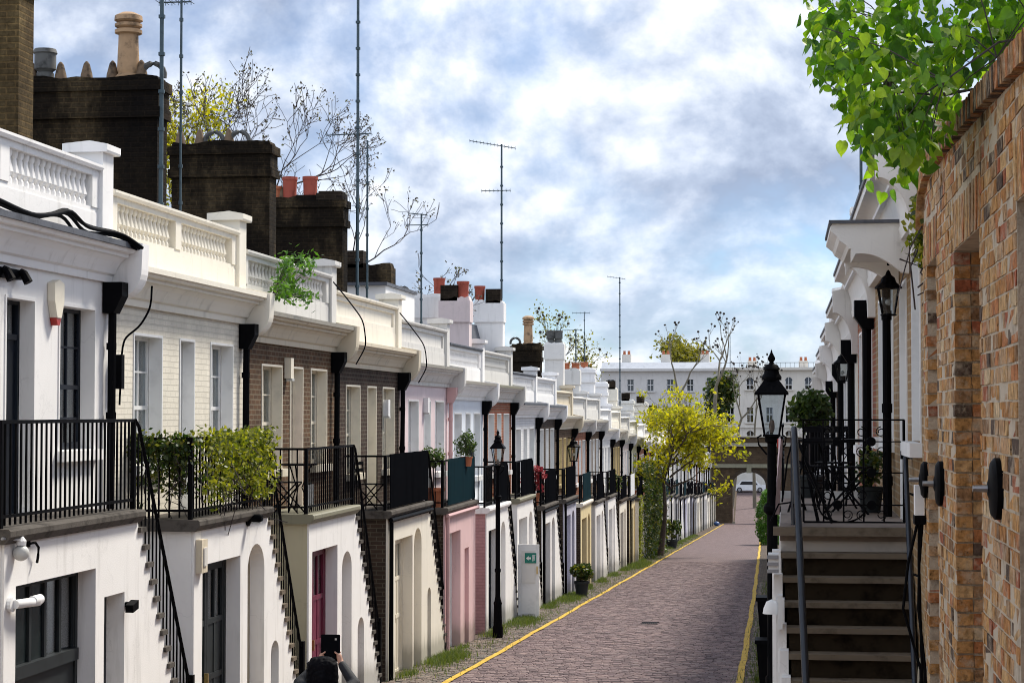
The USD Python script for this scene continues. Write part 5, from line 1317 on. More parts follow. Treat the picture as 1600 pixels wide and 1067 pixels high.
# hanging basket
hb = HOUSES[15]; bx, by, bz = hb.X(0.35), B[16] - 0.5, hb.zb + 4.35
t = thing('hanging_basket', 'round hanging basket of dark foliage on the far white house', 'hanging basket', (bx, by, bz))
MB().lathe([(0.02, -0.25), (0.2, -0.1), (0.25, 0.0), (0.0, 0.01)], (bx, by, bz), 12).build('basket', 'brown_wood', t); leaves(MB(), np.random.default_rng(70), np.random.default_rng(71).normal(0, 0.18, (60, 3)) + [bx, by, bz], 8, (0.06,) * 3, 0.06).build('foliage', 'ivy_leaf', t)
MB().tube([(bx, by, bz), (bx, by, bz + 0.7), (hb.X(0.02), by, bz + 0.75)], 0.012, 4).build('bracket', 'black_iron', t)
# creeper on the front of the fifteenth house and clipped hedge on the right
hc = HOUSES[14]
climber('green creeper climbing the cream garage front in the left row', lambda r_: (hc.X(hc.dep + abs(r_.normal(0, 0.06))), B[14] + 1.0 + abs(r_.normal(0, 0.5)), hc.zb + r_.uniform(0.0, 3.3)), 420, 72, 'bright_ivy_leaf')
hd_ = HOUSES[17]
climber('dark creeper covering the house front beside the trunk of the yellow tree', lambda r_: (hd_.X(hd_.dep + 0.05 + abs(r_.normal(0, 0.22))), 98.5 + r_.uniform(0, 13) , hd_.zb + 0.3 + 5.2 * r_.beta(1.2, 1.1)), 1100, 73, 'ivy_leaf', 0.07, 0.12)
t = thing('clipped_hedge', 'tall bright green clipped bush against the right house fronts behind the street lamp', 'hedge', (-1.0, 128, G(128)))
r_ = np.random.default_rng(75); th = r_.uniform(0, 2 * PI, 900); q = r_.uniform(0, 1, 900); R_ = 0.85 * np.sqrt(np.sin(PI * np.clip(q * 0.86 + 0.12, 0, 1))) * r_.uniform(0.86, 1.02, 900)
c = np.stack([-0.9 + R_ * np.cos(th), 128 + R_ * 1.3 * np.sin(th), G(128) + 0.1 + q * 3.3], 1)
leaves(MB(), r_, c, 8, (0.08,) * 3, 0.08).build('foliage', 'hedge_leaf', t); MB().tube([(-0.9, 128, G(128) - 0.1), (-0.9, 128, G(128) + 2.6)], [0.12, 0.05], 6).build('trunk', 'bark', t)
# moss and sprigs at the near wall's end
climber('tuft of moss and small leaves on the end of the garden wall coping', lambda r_: (0.96 + abs(r_.normal(0, 0.05)), 13.75 + r_.normal(0, 0.1), 4.72 + r_.uniform(-0.28, 0.16)), 110, 76, 'bright_ivy_leaf')

# grass along the verges
def grass(label, patches, seed):
    r_ = np.random.default_rng(seed); P = []
    for x, y, sx, sy, n in patches:
        P.append(np.stack([x + r_.normal(0, sx, n), y + r_.normal(0, sy, n)], 1))
    P = np.vstack(P); n = len(P); a = r_.uniform(0, 2 * PI, n); h = r_.uniform(0.04, 0.16, n); w = 0.008
    b = np.stack([P[:, 0], P[:, 1], ground(P[:, 1]) + 0.01], 1); d = np.stack([np.cos(a), np.sin(a), np.zeros(n)], 1)
    v = np.stack([b - d * w, b + d * w, b + np.stack([-np.sin(a) * h * 0.5, np.cos(a) * h * 0.5, h], 1)], 1).reshape(-1, 3)
    mb = MB(); mb.v.append(v); mb.f.append(np.arange(3 * n).reshape(-1, 3)); mb.n = 3 * n
    say(mb.build('grass', 'grass_blade'), label, 'grass', kind='stuff')

gp = []
for i in range(3, 24):
    gp += [(-6.85, B[i] + 1.9, 0.07, 0.5, 220), (-6.75, B[i + 1] + 0.3, 0.12, 0.4, 520), (-6.4, B[i] + 3, 0.25, 1.2, 120)]
gp += [(-6.7, B[3] + 5.2, 0.15, 0.7, 2600), (-6.65, B[6] - 0.5, 0.18, 0.9, 2200), (-6.7, B[8] - 1, 0.2, 0.9, 2000), (-6.5, B[13], 0.2, 2.0, 3000)]
grass('grass and moss growing along the foot of the left house fronts', gp, 80)
grass('grass tufts between the pavers of the right verge', [(-0.35, y, 0.18, 0.35, 240) for y in np.arange(28, 75, 1.6)] + [(-0.3, 43, 0.12, 0.9, 1500), (-0.3, 36.5, 0.1, 0.5, 700)], 81)

# ------------------------------------------------------------------ trees
def grow(rng, p, d, length, rad, depth, out, tips, spread=0.5, up=0.12, kids=(2, 4), shrink=0.72):
    n = 4; pts = [p]; dd = d.copy()
    for i in range(n):
        dd = unit(dd + rng.normal(0, 0.13, 3) + [0, 0, up]); pts.append(pts[-1] + dd * length / n)
    r1 = rad * 0.62
    out.append((np.array(pts), np.linspace(rad, r1, n + 1)))
    if depth == 0:
        tips.append(pts[-1]); tips.append(pts[-2]); return
    for k in range(rng.integers(*kids)):
        a = unit(np.cross(dd, rng.normal(0, 1, 3))); nd = unit(dd + a * rng.uniform(0.4, 1.0) * spread * 1.6)
        at = pts[-1] if k < 2 else pts[rng.integers(2, n + 1)]
        grow(rng, at, nd, length * shrink * rng.uniform(0.75, 1.15), r1 * 0.85, depth - 1, out, tips, spread, up, kids, shrink)


def tree(name, label, base_, h, seed, depth=4, lean=(0, 0, 1), rad=0.12, bark='twig', first=0.35, spread=0.5, foliage=None, size=0.06, per=6, sp=0.12, group=None, knobs=False, kids=(2, 4), up=0.12, keep=1.0, inner=0.0, seg=0.26, sides=(), bare=None):
    r_ = np.random.default_rng(seed); out, tips = [], []
    base_ = np.array(base_, float)
    d0 = unit(np.array(lean, float))
    grow(r_, base_ + d0 * h * first, d0, h * seg, rad * 0.75, depth, out, tips, spread, up, kids)
    for fz, dx, dy, dz, ln in sides:
        grow(r_, base_ + d0 * h * fz, unit(np.array([dx, dy, dz], float)), ln, rad * 0.4, depth - 2, out, tips, spread, 0.05, kids)
    t = thing(name, label, 'tree', tuple(base_), group)
    MB().tube([base_ - [0, 0, 0.2], base_ + d0 * h * first * 0.5 + r_.normal(0, 0.03, 3), base_ + d0 * h * first], [rad * 1.2, rad * 0.95, rad * 0.75], 8).build('trunk', bark, t, smooth=60)
    m = MB()
    for p, q in out:
        m.tube(p, np.maximum(q, 0.007), 5 if q[0] > 0.03 else 3, False)
    m.build('branches', bark, t, smooth=60)
    if inner:
        tips = tips + [q for p, w in out if w[0] < rad * 0.5 for q in p[1:-1] if r_.random() < inner]
    tips = np.array(tips)
    if bare:
        tips = tips[(tips[:, 2] < base_[2] + bare) | (r_.random(len(tips)) < 0.22)]
    if keep < 1:
        tips = tips[r_.random(len(tips)) < keep]
    if knobs:
        for q in tips[::2]:
            MB().icos(q, size * 0.55 * r_.uniform(0.6, 1.3), 1).build('pollard_knob', 'dark_knob', t)
    if foliage:
        leaves(MB(), r_, tips, per, (sp,) * 3, size if not knobs else 0.1).build('crown', foliage, t)
    return t

# trees behind the left roofs
tree('bare_tree', 'bare budding tree rising behind the sooty chimneys, leaning right', (-13.9, 49, G(49)), 11.4, 101, 5, (0.02, 0, 1), 0.13, foliage='bud', size=0.04, per=3, sp=0.05, first=0.58, spread=0.62, keep=0.6, kids=(3, 5), up=0.06)
tree('bare_tree', 'bare budding tree behind the tall aerial mast over the dark brick house', (-12.9, 50, G(50)), 9.4, 104, 5, (0.0, 0, 1), 0.12, foliage='bud', size=0.04, per=3, sp=0.05, first=0.56, spread=0.7, keep=0.6, kids=(3, 4), up=0.05)
tree('bare_tree', 'low bare budding tree above the white roof block of the pink house', (-10.6, 56, G(56)), 7.0, 107, 5, (0.04, 0, 1), 0.10, foliage='bud', size=0.05, per=3, sp=0.05, first=0.62, spread=0.6, keep=0.8)
tree('spring_tree', 'yellow-green tree in new leaf between the two left sooty chimneys', (-15.2, 48.5, G(48.5)), 10.9, 113, 5, (-0.02, 0, 1), 0.15, foliage='yellow_blossom', size=0.06, per=12, sp=0.16, first=0.5, spread=0.55, kids=(3, 4))
# yellow tree on the left verge
tree('yellow_tree', 'bright yellow blossoming tree on the left verge near the far end of the street', (-6.45, 104, G(104)), 9.2, 120, 5, (0.13, 0, 1), 0.16, bark='bark', foliage='yellow_blossom', size=0.115, per=7, sp=0.15, first=0.20, spread=1.0, kids=(3, 5), up=0.015, inner=0.30, keep=0.45, seg=0.29, sides=((0.38, 1, -0.4, 0.6, 1.5), (0.45, 0.8, 0.8, 0.6, 1.6), (0.40, -0.5, -1, 0.6, 1.4), (0.52, 1, 0.2, 0.6, 1.8), (0.58, 0.9, -0.7, 0.6, 1.7)), bare=7.6)
# pollards and far trees
PL = 'pollarded trees beyond the left row'
tree('pollard_tree', 'tall knobbly pollarded tree behind the yellow tree, the highest one', (-7.9, 226, G(226)), 20.0, 130, 4, (0, 0, 1), 0.42, bark='pale_bark', size=0.22, first=0.45, spread=0.45, knobs=True, group=PL)
tree('pollard_tree', 'knobbly pollarded tree whose left limb leans over the slate mansard roof', (-10.9, 228, G(228)), 19.4, 132, 4, (-0.10, 0, 1), 0.36, bark='pale_bark', size=0.22, first=0.42, spread=0.5, knobs=True, group=PL)
tree('pollard_tree', 'pale pollarded tree in front of the cream terrace left of the street lamp', (-3.4, 232, G(232)), 16.4, 134, 4, (-0.02, 0, 1), 0.2, bark='pale_bark', size=0.2, first=0.40, spread=0.5, knobs=True, group=PL)
tree('pollard_tree', 'pale pollarded tree rising left of the archway, leaning right', (-6.2, 231, G(231)), 16.0, 137, 4, (0.14, 0, 1), 0.3, bark='pale_bark', size=0.2, first=0.40, spread=0.45, knobs=True, group=PL)
tree('pollard_tree', 'pollarded tree with yellow shoots above the white chimneys of the left row', (-16.6, 150, G(150)), 12.6, 138, 4, (0.03, 0, 1), 0.3, bark='bark', foliage='far_leaf', size=0.18, per=8, sp=0.35, first=0.55, spread=0.45, knobs=True, group=PL)
tree('pollard_tree', 'yellowish bushy tree just right of the white chimneys of the left row', (-14.8, 155, G(155)), 11.8, 140, 4, (0.0, 0, 1), 0.3, bark='bark', foliage='far_leaf', size=0.16, per=12, sp=0.4, first=0.55, spread=0.5, knobs=True, group=PL)
tree('far_tree', 'olive-green tree crown showing above the slate mansard roof', (-13.5, 300, G(272)), 16.4, 142, 4, (0, 0, 1), 0.5, bark='bark', foliage='far_leaf', size=0.3, per=26, sp=0.9, first=0.55, spread=0.7, kids=(3, 4))
tree('evergreen_tree', 'dark green ivy-clad tree between the two terraces', (-7.2, 240, G(240)), 14.2, 144, 4, (0, 0, 1), 0.4, bark='bark', foliage='ivy_leaf', size=0.28, per=26, sp=0.5, first=0.25, spread=0.28, kids=(3, 4), up=0.3)

# lime tree hanging over the garden wall
lt = thing('lime_tree', 'lime tree with large fresh green leaves hanging over the garden wall', 'tree', (2.6, 10.6, -0.8))
r_ = np.random.default_rng(200)
MB().tube([(2.6, 10.6, -0.9), (2.55, 10.5, 2.0), (2.45, 10.3, 4.4), (2.3, 10.2, 6.0)], [0.2, 0.17, 0.14, 0.09], 10).build('trunk', 'bark', lt, smooth=60)
limbs = []
for q in range(15):
    s = np.array([2.45, 10.25, r_.uniform(4.4, 5.8)]); e = np.array([r_.uniform(0.25, 0.95), r_.uniform(8.9, 11.2), 0])
    e[2] = EYE + 1.25 + 0.55 * r_.random() + 0.55 * (0.95 - e[0]) + (0.5 if q % 2 else 0.0) 
    if q > 9: e = np.array([r_.uniform(0.9, 2.0), r_.uniform(8.4, 10.4), r_.uniform(5.4, 6.6)])
    mid = (s + e) / 2 + [0, 0, 0.28]; tt = np.linspace(0, 1, 8)[:, None]
    limbs.append((1 - tt) ** 2 * s + 2 * tt * (1 - tt) * mid + tt ** 2 * e)
m = MB()
for p in limbs:
    m.tube(p + r_.normal(0, 0.03, p.shape), np.linspace(0.016, 0.004, 8), 5)
LN = np.vstack([p[2:] for p in limbs])
# outline of the drooping foliage, in the plane across the street: x (m), lowest z (m)
LX, LZ = [0.08, 0.14, 0.20, 0.28, 0.36, 0.44, 0.55, 0.66, 0.80, 0.95, 1.3, 2.2], [5.36, 5.15, 5.02, 4.83, 4.72, 4.60, 4.52, 4.53, 4.66, 5.02, 5.05, 5.2]
leafs = []
LO = [(0, 0.0), (0.20, -0.05), (0.38, 0.10), (0.47, 0.30), (0.44, 0.48), (0.36, 0.66), (0.22, 0.84), (0.09, 0.97), (0, 1.16)]
LO = LO + [(-x_, y_) for x_, y_ in LO[-2:0:-1]]
LFv = np.array([(x_, y_, 0.03 * math.sin(7 * y_ + x_ * 5)) for x_, y_ in LO] + [(0, 0.30, -0.05), (0, 0.70, -0.05)])
n_ = len(LO); LFf = np.array([(n_ if (LO[i][1] + LO[(i + 1) % n_][1]) / 2 < 0.5 else n_ + 1, i, (i + 1) % n_) for i in range(n_)] + [(n_, 4, n_ + 1), (n_ + 1, n_ - 4, n_)])
def put_leaf(c, size):
    ax = unit(np.array([r_.normal(0, 0.6), r_.normal(0, 0.6), -0.9 + r_.normal(0, 0.35)]))          # hangs down from its stalk
    nrm = unit(np.cross(ax, unit(r_.normal(0, 1, 3)))); nrm = unit(nrm + [0, 0, 0.3]); side = unit(np.cross(ax, nrm)); nrm = np.cross(side, ax)
    L = LFv.copy(); L[:, 0] *= r_.uniform(0.75, 1.05); L[:, 2] += 0.55 * np.abs(L[:, 0]) * r_.uniform(-0.4, 1.1) - r_.uniform(-0.1, 0.38) * L[:, 1] ** 2
    return c + size * (L[:, :1] * side + L[:, 1:2] * ax + L[:, 2:] * nrm)
tries = 0
while len(leafs) < 4300 and tries < 26000:
    tries += 1
    xx = 0.10 + 1.90 * r_.beta(1.1, 1.35); lo = np.interp(xx, LX, LZ) + 0.05
    zz = lo + r_.beta(0.9, 1.7) * 1.5
    yy = 9.9 + r_.normal(0, 0.55) - 0.15 * (xx - 0.6)
    if xx > 0.82 and zz < wtop(yy) + 0.10:
        continue
    c0 = np.array([xx, yy, zz])
    near_ = LN[np.argmin(((LN - c0) ** 2).sum(1))]
    k = r_.integers(3, 7)
    if r_.random() < 0.22:
        m.tube([near_, (near_ + c0) / 2 + [0, 0, 0.05], c0 + [0, 0, 0.04]], [0.004, 0.003, 0.002], 4, False)
    for j in range(k):
        c = c0 + r_.normal(0, 0.05, 3)
        if c[0] < 0.09 or c[2] < np.interp(c[0], LX, LZ) + 0.06 or (c[0] > 0.84 and c[2] < wtop(c[1]) + 0.06):
            continue
        leafs.append((put_leaf(c, 0.03 + 0.058 * r_.beta(1.6, 1.8)), c))
m.build('branches', 'twig', lt)
leafs.sort(key=lambda q: q[1][1] + (0 if q[1][2] < 5.45 else 5))
for v, c in leafs[:300]:
    MB().add(v, LFf).build('leaf', f'lime_leaf_tone_{r_.integers(4)}', lt, smooth=True)
mb = MB()
for v, c in leafs[300:]:
    mb.add(v, LFf)
say(mb.build('leaves', 'lime_leaf', lt), kind='stuff')

# ------------------------------------------------------------------ aerials
def aerial(label, x, y, z0, z1, arms, r0=0.022, strut=False, mat='galvanised', rungs=False):
    t = thing('tv_aerial', label, 'aerial', (x, y, z0))
    m = MB().tube([(x, y, z0), (x, y, (z0 + z1) / 2), (x, y, z1)], [r0, r0 * 0.9, r0 * 0.8], 6)
    zz = z0 + 0.5
    while zz < z1 - 0.2:
        m.tube([(x, y, zz), (x, y, zz + 0.05)], r0 * 1.45, 6); zz += 0.55
    m.build('mast', mat, t)
    for zz, lx, n, tilt in arms:
        m = MB(); dx, dz = lx * 0.99, lx * tilt
        m.tube([(x - dx * 0.7, y, zz - dz * 0.7), (x + dx * 0.3, y, zz + dz * 0.3)], 0.012, 5)
        for i in range(n):
            q = -0.7 + i / max(n - 1, 1); xx = x + dx * q
            m.tube([(xx, y - 0.16, zz + dz * q), (xx, y + 0.16, zz + dz * q)], 0.006, 4); m.tube([(xx, y, zz + dz * q - 0.05), (xx, y, zz + dz * q + 0.05)], 0.005, 4)
        m.build('antenna', mat, t)
    return t

aerial('banded lattice mast rising in front of the largest sooty chimney', -8.98, 27.85, G(28) + 5.9, EYE + 7.6, [], 0.035)
aerial('slim mast with looped antenna right of the banded mast', -8.92, 28.6, G(28) + 6.0, EYE + 7.4, [(EYE + 6.15, 0.5, 6, 0.0)], 0.022)
aerial('tallest aerial mast with one cross antenna over the dark brick house', -8.74, 40.2, G(40) + 6.5, EYE + 9.6, [(EYE + 5.78, 0.95, 9, 0.02)], 0.036)
aerial('thinner mast standing close beside the tallest aerial mast', -8.62, 40.6, G(40) + 6.5, EYE + 5.7, [], 0.026)
aerial('short aerial with small antenna over the pink house roof', -8.5, 46.2, G(46) + 6.8, EYE + 4.72, [(EYE + 4.7, 0.45, 5, -0.1), (EYE + 4.45, 0.5, 2, 0.0)], 0.026)
aerial('tall aerial with two antennas standing on the white chimney stub', -8.10, 56.9, G(56) + 8.9 - 0.0, EYE + 7.8, [(EYE + 7.75, 1.35, 14, -0.18), (EYE + 6.45, 0.85, 8, 0.0)], 0.034)
aerial('slender aerial mast over the middle of the left row, right of the chimneys', -8.2, 100, G(100) + 6.2, EYE + 6.85, [(EYE + 6.8, 0.9, 7, -0.15)], 0.04)
aerial('thin T-shaped aerial over the distant left chimneys', -9.0, 90, G(90) + 6.2, EYE + 4.6, [(EYE + 4.55, 0.8, 5, 0.0)], 0.025)
aerial('faint T-shaped aerial on the cream terrace roof', -7.0, 263.0, EYE + 6.0, EYE + 10.6, [(EYE + 10.5, 1.9, 5, 0.0)], 0.05)
aerial('slim aerial beside the yellowish bushy tree', -9.6, 92, G(92) + 6.2, EYE + 3.9, [(EYE + 3.85, 0.9, 5, 0.0)], 0.04)
aerial('thin aerial above the right row, behind the hanging leaves', 0.85, 22, G(22) + 6.2, EYE + 4.2, [], 0.02)
# ------------------------------------------------------------------ fittings on the houses
h1 = HOUSES[0]
def tag1(name, label, cat, loc, group=None): return thing(name, label, cat, loc, group)
x, y, z = -7.8, 20.45, EYE + 1.22
t = tag1('alarm_box', 'cream alarm box with red foot on the white house between door and window', 'alarm box', (x, y, z))
MB().poly(Polygon([(y - 0.14, z + 0.17), (y, z + 0.21), (y + 0.14, z + 0.17), (y + 0.14, z - 0.02), (y + 0.06, z - 0.2), (y - 0.06, z - 0.2), (y - 0.14, z - 0.02)]), x + 0.004, x + 0.09, 'x').build('cover', 'cream_paint', t)
MB().poly(Polygon([(y - 0.07, z - 0.201), (y + 0.07, z - 0.201), (y + 0.03, z - 0.28), (y - 0.03, z - 0.28)]), x + 0.004, x + 0.08, 'x').build('strobe', 'red_shell', t)
x, y, z = -7.0, 17.7, EYE - 1.74
t = tag1('security_camera', 'white tube security camera on the white house garage front', 'security camera', (x, y, z))
MB().tube([(x + 0.06, y - 0.35, z + 0.0), (x + 0.10, y - 0.2, z + 0.0), (x + 0.12, y + 0.06, z - 0.01)], 0.042, 12).build('body', 'white_paint', t, smooth=40); MB().tube([(x + 0.11, y - 0.06, z + 0.004), (x + 0.12, y + 0.10, z + 0.008)], 0.048, 12).build('hood', 'white_paint', t, smooth=40)
MB().tube([(x + 0.003, y - 0.35, z), (x + 0.04, y - 0.35, z)], 0.07, 12).build('mount', 'white_paint', t)
x, y, z = -6.93, 17.45, EYE - 1.26
t = tag1('globe_lamp', 'small white globe lamp at the garage corner of the white house', 'wall lamp', (x, y, z))
MB().icos((x, y, z - 0.02), 0.075, 2).build('globe', 'milk_glass', t, smooth=True); MB().lathe([(0.045, 0), (0.05, 0.04), (0.02, 0.08)], (x, y, z + 0.05), 10).build('cap', 'white_paint', t); MB().tube([(x, y, z + 0.1), (x - 0.04, y - 0.35, z + 0.13)], 0.014, 5).build('arm', 'grey_paint', t)
x, y, z = -7.0, 17.85, EYE - 1.28
t = tag1('hook_bracket', 'black curled hook above the white house garage', 'bracket', (x, y, z))
MB().tube([(x + 0.01, y - 0.06, z + 0.06), (x + 0.05, y, z + 0.07), (x + 0.06, y + 0.06, z + 0.02), (x + 0.04, y + 0.10, z - 0.06), (x + 0.05, y + 0.05, z - 0.12)], 0.013, 6).build('hook', 'black_iron', t); MB().box(x + 0.002, x + 0.015, y - 0.1, y - 0.03, z + 0.03, z + 0.09).build('plate', 'black_iron', t)
x, y, z = -6.95, 20.55, EYE - 2.07
t = tag1('floodlight', 'black floodlight beside the stair foot of the white house', 'floodlight', (x, y, z))
MB().poly(Polygon([(y - 0.12, z - 0.05), (y + 0.06, z - 0.02), (y + 0.06, z + 0.07), (y - 0.12, z + 0.03)]), x + 0.0, x + 0.09, 'x').build('housing', 'black_iron', t); MB().box(x - 0.045, x + 0.02, y, y + 0.05, z, z + 0.05).build('arm', 'black_iron', t)
# pair of black carriage lamps over the first house's door
x, y, z = -7.8, 18.95, EYE + 1.40
t = tag1('door_lamp', 'black twin spotlight above the dark door of the white house', 'wall lamp', (x, y, z))
MB().box(x + 0.003, x + 0.06, y - 0.1, y + 0.5, z - 0.04, z + 0.06).build('bar', 'black_iron', t)
for q in (0.0, 0.45):
    MB().tube([(x + 0.06, y + q, z + 0.04), (x + 0.10, y + q, z + 0.02), (x + 0.15, y + q, z - 0.07)], [0.04, 0.045, 0.05], 8).build('spotlight', 'black_iron', t)
# fittings on the second and third houses
x, y, z = -7.0, 23.25, EYE - 1.72
t = tag1('bell_box', 'weathered cream bell box at the corner of the cream house garage', 'alarm box', (x, y, z)); MB().box(x + 0.002, x + 0.08, y - 0.12, y + 0.12, z - 0.2, z + 0.2).build('cover', 'weathered_cream', t); MB().box(x + 0.08, x + 0.095, y - 0.06, y + 0.06, z - 0.12, z + 0.1).build('badge', 'weathered_white', t)
x, y, z = -7.0, 25.45, EYE - 1.38
t = tag1('bulkhead_lamp', 'small black bulkhead lamp over the garage of the cream house', 'wall lamp', (x, y, z)); MB().lathe([(0.10, 0), (0.10, 0.02), (0.04, 0.04), (0.0, 0.04)], (0, 0, 0), 12)
v, f = MB().lathe([(0, 0), (0.11, 0), (0.11, 0.02), (0.05, 0.05), (0.055, 0.16), (0.04, 0.2), (0, 0.2)], (0, 0, 0), 14).arrays(); MB().add(np.stack([x + 0.003 + v[:, 2], y + v[:, 0], z + v[:, 1]], 1), f).build('lamp_body', 'black_iron', t, smooth=40); MB().box(x + 0.06, x + 0.18, y - 0.03, y + 0.03, z - 0.075, z - 0.055).build('lamp_glass', 'milk_glass', t)
h3 = HOUSES[2]
for hh, lab, yq, zq, mt in ((h3, 'cream wall lamp box above the brown brick house door', 30.58, 5.42, 'cream_paint'), (HOUSES[3], 'white alarm box on the dark brick house between its door and right window', 38.35, 5.05, 'white_paint'), (HOUSES[4], 'white lamp box between the pink house windows', 42.75, 5.35, 'white_paint'), (HOUSES[5], 'dark blue box sign beside the pale blue door', 49.1, 4.55, 'blue_black_paint')):
    x, z = hh.X(0), hh.zb + zq
    t = tag1('wall_box', lab, 'wall box', (x, yq, z)); m = MB().box(x + 0.003, x + 0.11, yq - 0.09, yq + 0.09, z - 0.15, z + 0.17); m.build('cover', mt, t); MB().box(x + 0.02, x + 0.125, yq - 0.07, yq + 0.07, z - 0.19, z - 0.151).build('lens', 'milk_glass', t)
h10 = HOUSES[9]; x, yq, z = h10.X(0.22), B[10] - 1.6, h10.zb + 4.9
def lantern(label, x, y, z, s=1.0, hang=True):
    t = tag1('wall_lantern', label, 'lantern', (x, y, z))
    a, b = 0.075 * s, 0.125 * s
    for sx, sy in ((-1, -1), (1, -1), (1, 1), (-1, 1)):
        MB().tube([(x + sx * a, y + sy * a, z - 0.18 * s), (x + sx * b, y + sy * b, z + 0.14 * s)], 0.010 * s, 5).build('glazing_bar', 'black_iron', t)
    for s0, s1 in (((-1, -1), (1, -1)), ((1, -1), (1, 1)), ((1, 1), (-1, 1)), ((-1, 1), (-1, -1))):
        MB().add([(x + s0[0] * a, y + s0[1] * a, z - 0.18 * s), (x + s1[0] * a, y + s1[1] * a, z - 0.18 * s), (x + s1[0] * b, y + s1[1] * b, z + 0.14 * s), (x + s0[0] * b, y + s0[1] * b, z + 0.14 * s)], [(0, 1, 2, 3)]).build('pane', 'pane_glass', t)
    MB().lathe([(0.10 * s, -0.02 * s), (0.10 * s, 0), (0, 0)], (x, y, z - 0.18 * s), 8).build('base', 'black_iron', t)
    MB().lathe([(0.17 * s, 0.14 * s), (0.17 * s, 0.16 * s), (0.10 * s, 0.22 * s), (0.08 * s, 0.28 * s), (0.04 * s, 0.31 * s), (0.02 * s, 0.36 * s), (0, 0.38 * s)], (x, y, z), 10).build('lantern_roof', 'black_iron', t)
    MB().icos((x, y, z - 0.03 * s), 0.04 * s, 1).build('lamp_bulb', 'milk_glass', t)
    return t
t = lantern('black lantern hanging under the right-hand door hood', 0.94, 18.2, EYE + 1.02, 0.72)
MB().tube([(0.94, 18.2, EYE + 1.33), (0.94, 18.2, EYE + 1.45)], 0.012, 5).build('hanger', 'black_iron', t)
t = lantern('black wall lantern on the red brick house of the right row', 0.90, 31.2, EYE + 0.65, 0.8); MB().tube([(0.90, 31.2, EYE + 0.95), (1.095, 31.2, EYE + 0.95)], 0.015, 5).build('bracket', 'black_iron', t)
t = lantern('square green lantern on the brown brick house with honey-yellow trim', x, yq, z, 1.5); MB().tube([(x, yq, z + 0.56), (h10.X(0.002), yq, z + 0.56)], 0.018, 5).build('bracket', 'black_iron', t)
# black cables looping over the first house's cornice
z1 = h1.zb
t = thing('cable_bundle', 'bundle of black cables sagging along the parapet foot of the white house', 'cables', (-7.6, 20, z1 + 6.3))
for k_, (sag, off) in enumerate(((0.0, 0.0), (0.05, 0.02), (0.10, -0.02), (0.02, 0.05))):
    pts = [(-7.66, 17.2, 6.40), (-7.66, 18.4, 6.36 - sag), (-7.66, 19.4, 6.26 - sag * 0.5), (-7.66, 20.1, 6.34), (-7.66, 20.5, 6.46 - sag), (-7.66, 20.95, 6.32 - sag * 2), (-7.62, 21.35, 6.30 - sag), (-7.50, 21.75, 6.30 - sag), (-7.36, 22.10, 6.12)]
    pts = [(a + off, b, c_ + z1 + 0.03) for a, b, c_ in pts]
    fine = np.stack([np.interp(np.linspace(0, 8, 33), range(9), [p[q] for p in pts]) for q in range(3)], 1)
    from scipy.ndimage import gaussian_filter1d
    fine = gaussian_filter1d(fine, 1.3, axis=0, mode='nearest')
    MB().tube(fine, 0.020, 6).build('cable', 'black_iron', t, smooth=60)
for hh, lab in ((HOUSES[0], 'black cable curling from the white house console down the rainwater pipe'), (HOUSES[3], 'black cable hanging from the parapet pier of the dark brick house'), (HOUSES[2], 'black cable hanging across the cornice end of the brown brick house')):
    y1 = hh.y1; t = thing('hanging_cable', lab, 'cable', (-7.5, y1, hh.zb + 5.5))
    if hh is HOUSES[0]:
        p = [(-7.32, y1 + 0.1, 5.78), (-7.34, y1 + 0.12, 5.5), (-7.5, y1 + 0.2, 5.28), (-7.66, y1 + 0.12, 5.15), (-7.68, y1 + 0.08, 4.95), (-7.70, y1 + 0.08, 4.3)]
    else:
        p = [(-7.72, y1 - 0.5, 7.0), (-7.6, y1 - 0.2, 6.8), (-7.3, y1 + 0.08, 6.35), (-7.25, y1 + 0.1, 5.9), (-7.45, y1 + 0.1, 5.55)]
    p = np.array(p) + [0, 0, hh.zb]; fine = np.stack([np.interp(np.linspace(0, len(p) - 1, 25), range(len(p)), p[:, q]) for q in range(3)], 1)
    MB().tube(gaussian_filter1d(fine, 1.2, axis=0, mode='nearest'), 0.013, 5).build('cable', 'black_iron', t, smooth=60)
    if hh is HOUSES[0]:
        MB().box(-7.74, -7.66, y1 + 0.03, y1 + 0.13, hh.zb + 4.55, hh.zb + 4.95).build('junction_box', 'black_iron', t)

# ------------------------------------------------------------------ balcony furniture
def bistro_chair(label, loc, rz, mat='black_iron_copy'):
    t = thing('folding_chair', label, 'chair', loc, 'black folding chairs on the balconies', rz)
    for s in (-1, 1):
        MB().tube([(s * 0.2, -0.22, 0), (s * 0.2, 0.2, 0.46), (s * 0.19, 0.24, 0.86)], 0.012, 6).build('leg', mat, t)
        MB().tube([(s * 0.175, 0.24, 0), (s * 0.175, -0.18, 0.45)], 0.012, 6).build('leg', mat, t)
    for q in range(5):
        MB().box(-0.18, 0.18, -0.19 + q * 0.075, -0.13 + q * 0.075, 0.452, 0.468).build('seat_slat', mat, t)
    for zz in (0.68, 0.80):
        MB().box(-0.19, 0.19, 0.215, 0.235, zz, zz + 0.06).build('back_slat', mat, t)
    MB().tube([(-0.2, -0.0, 0.24), (0.2, -0.0, 0.24)], 0.008, 5).build('stretcher', mat, t)
    return t

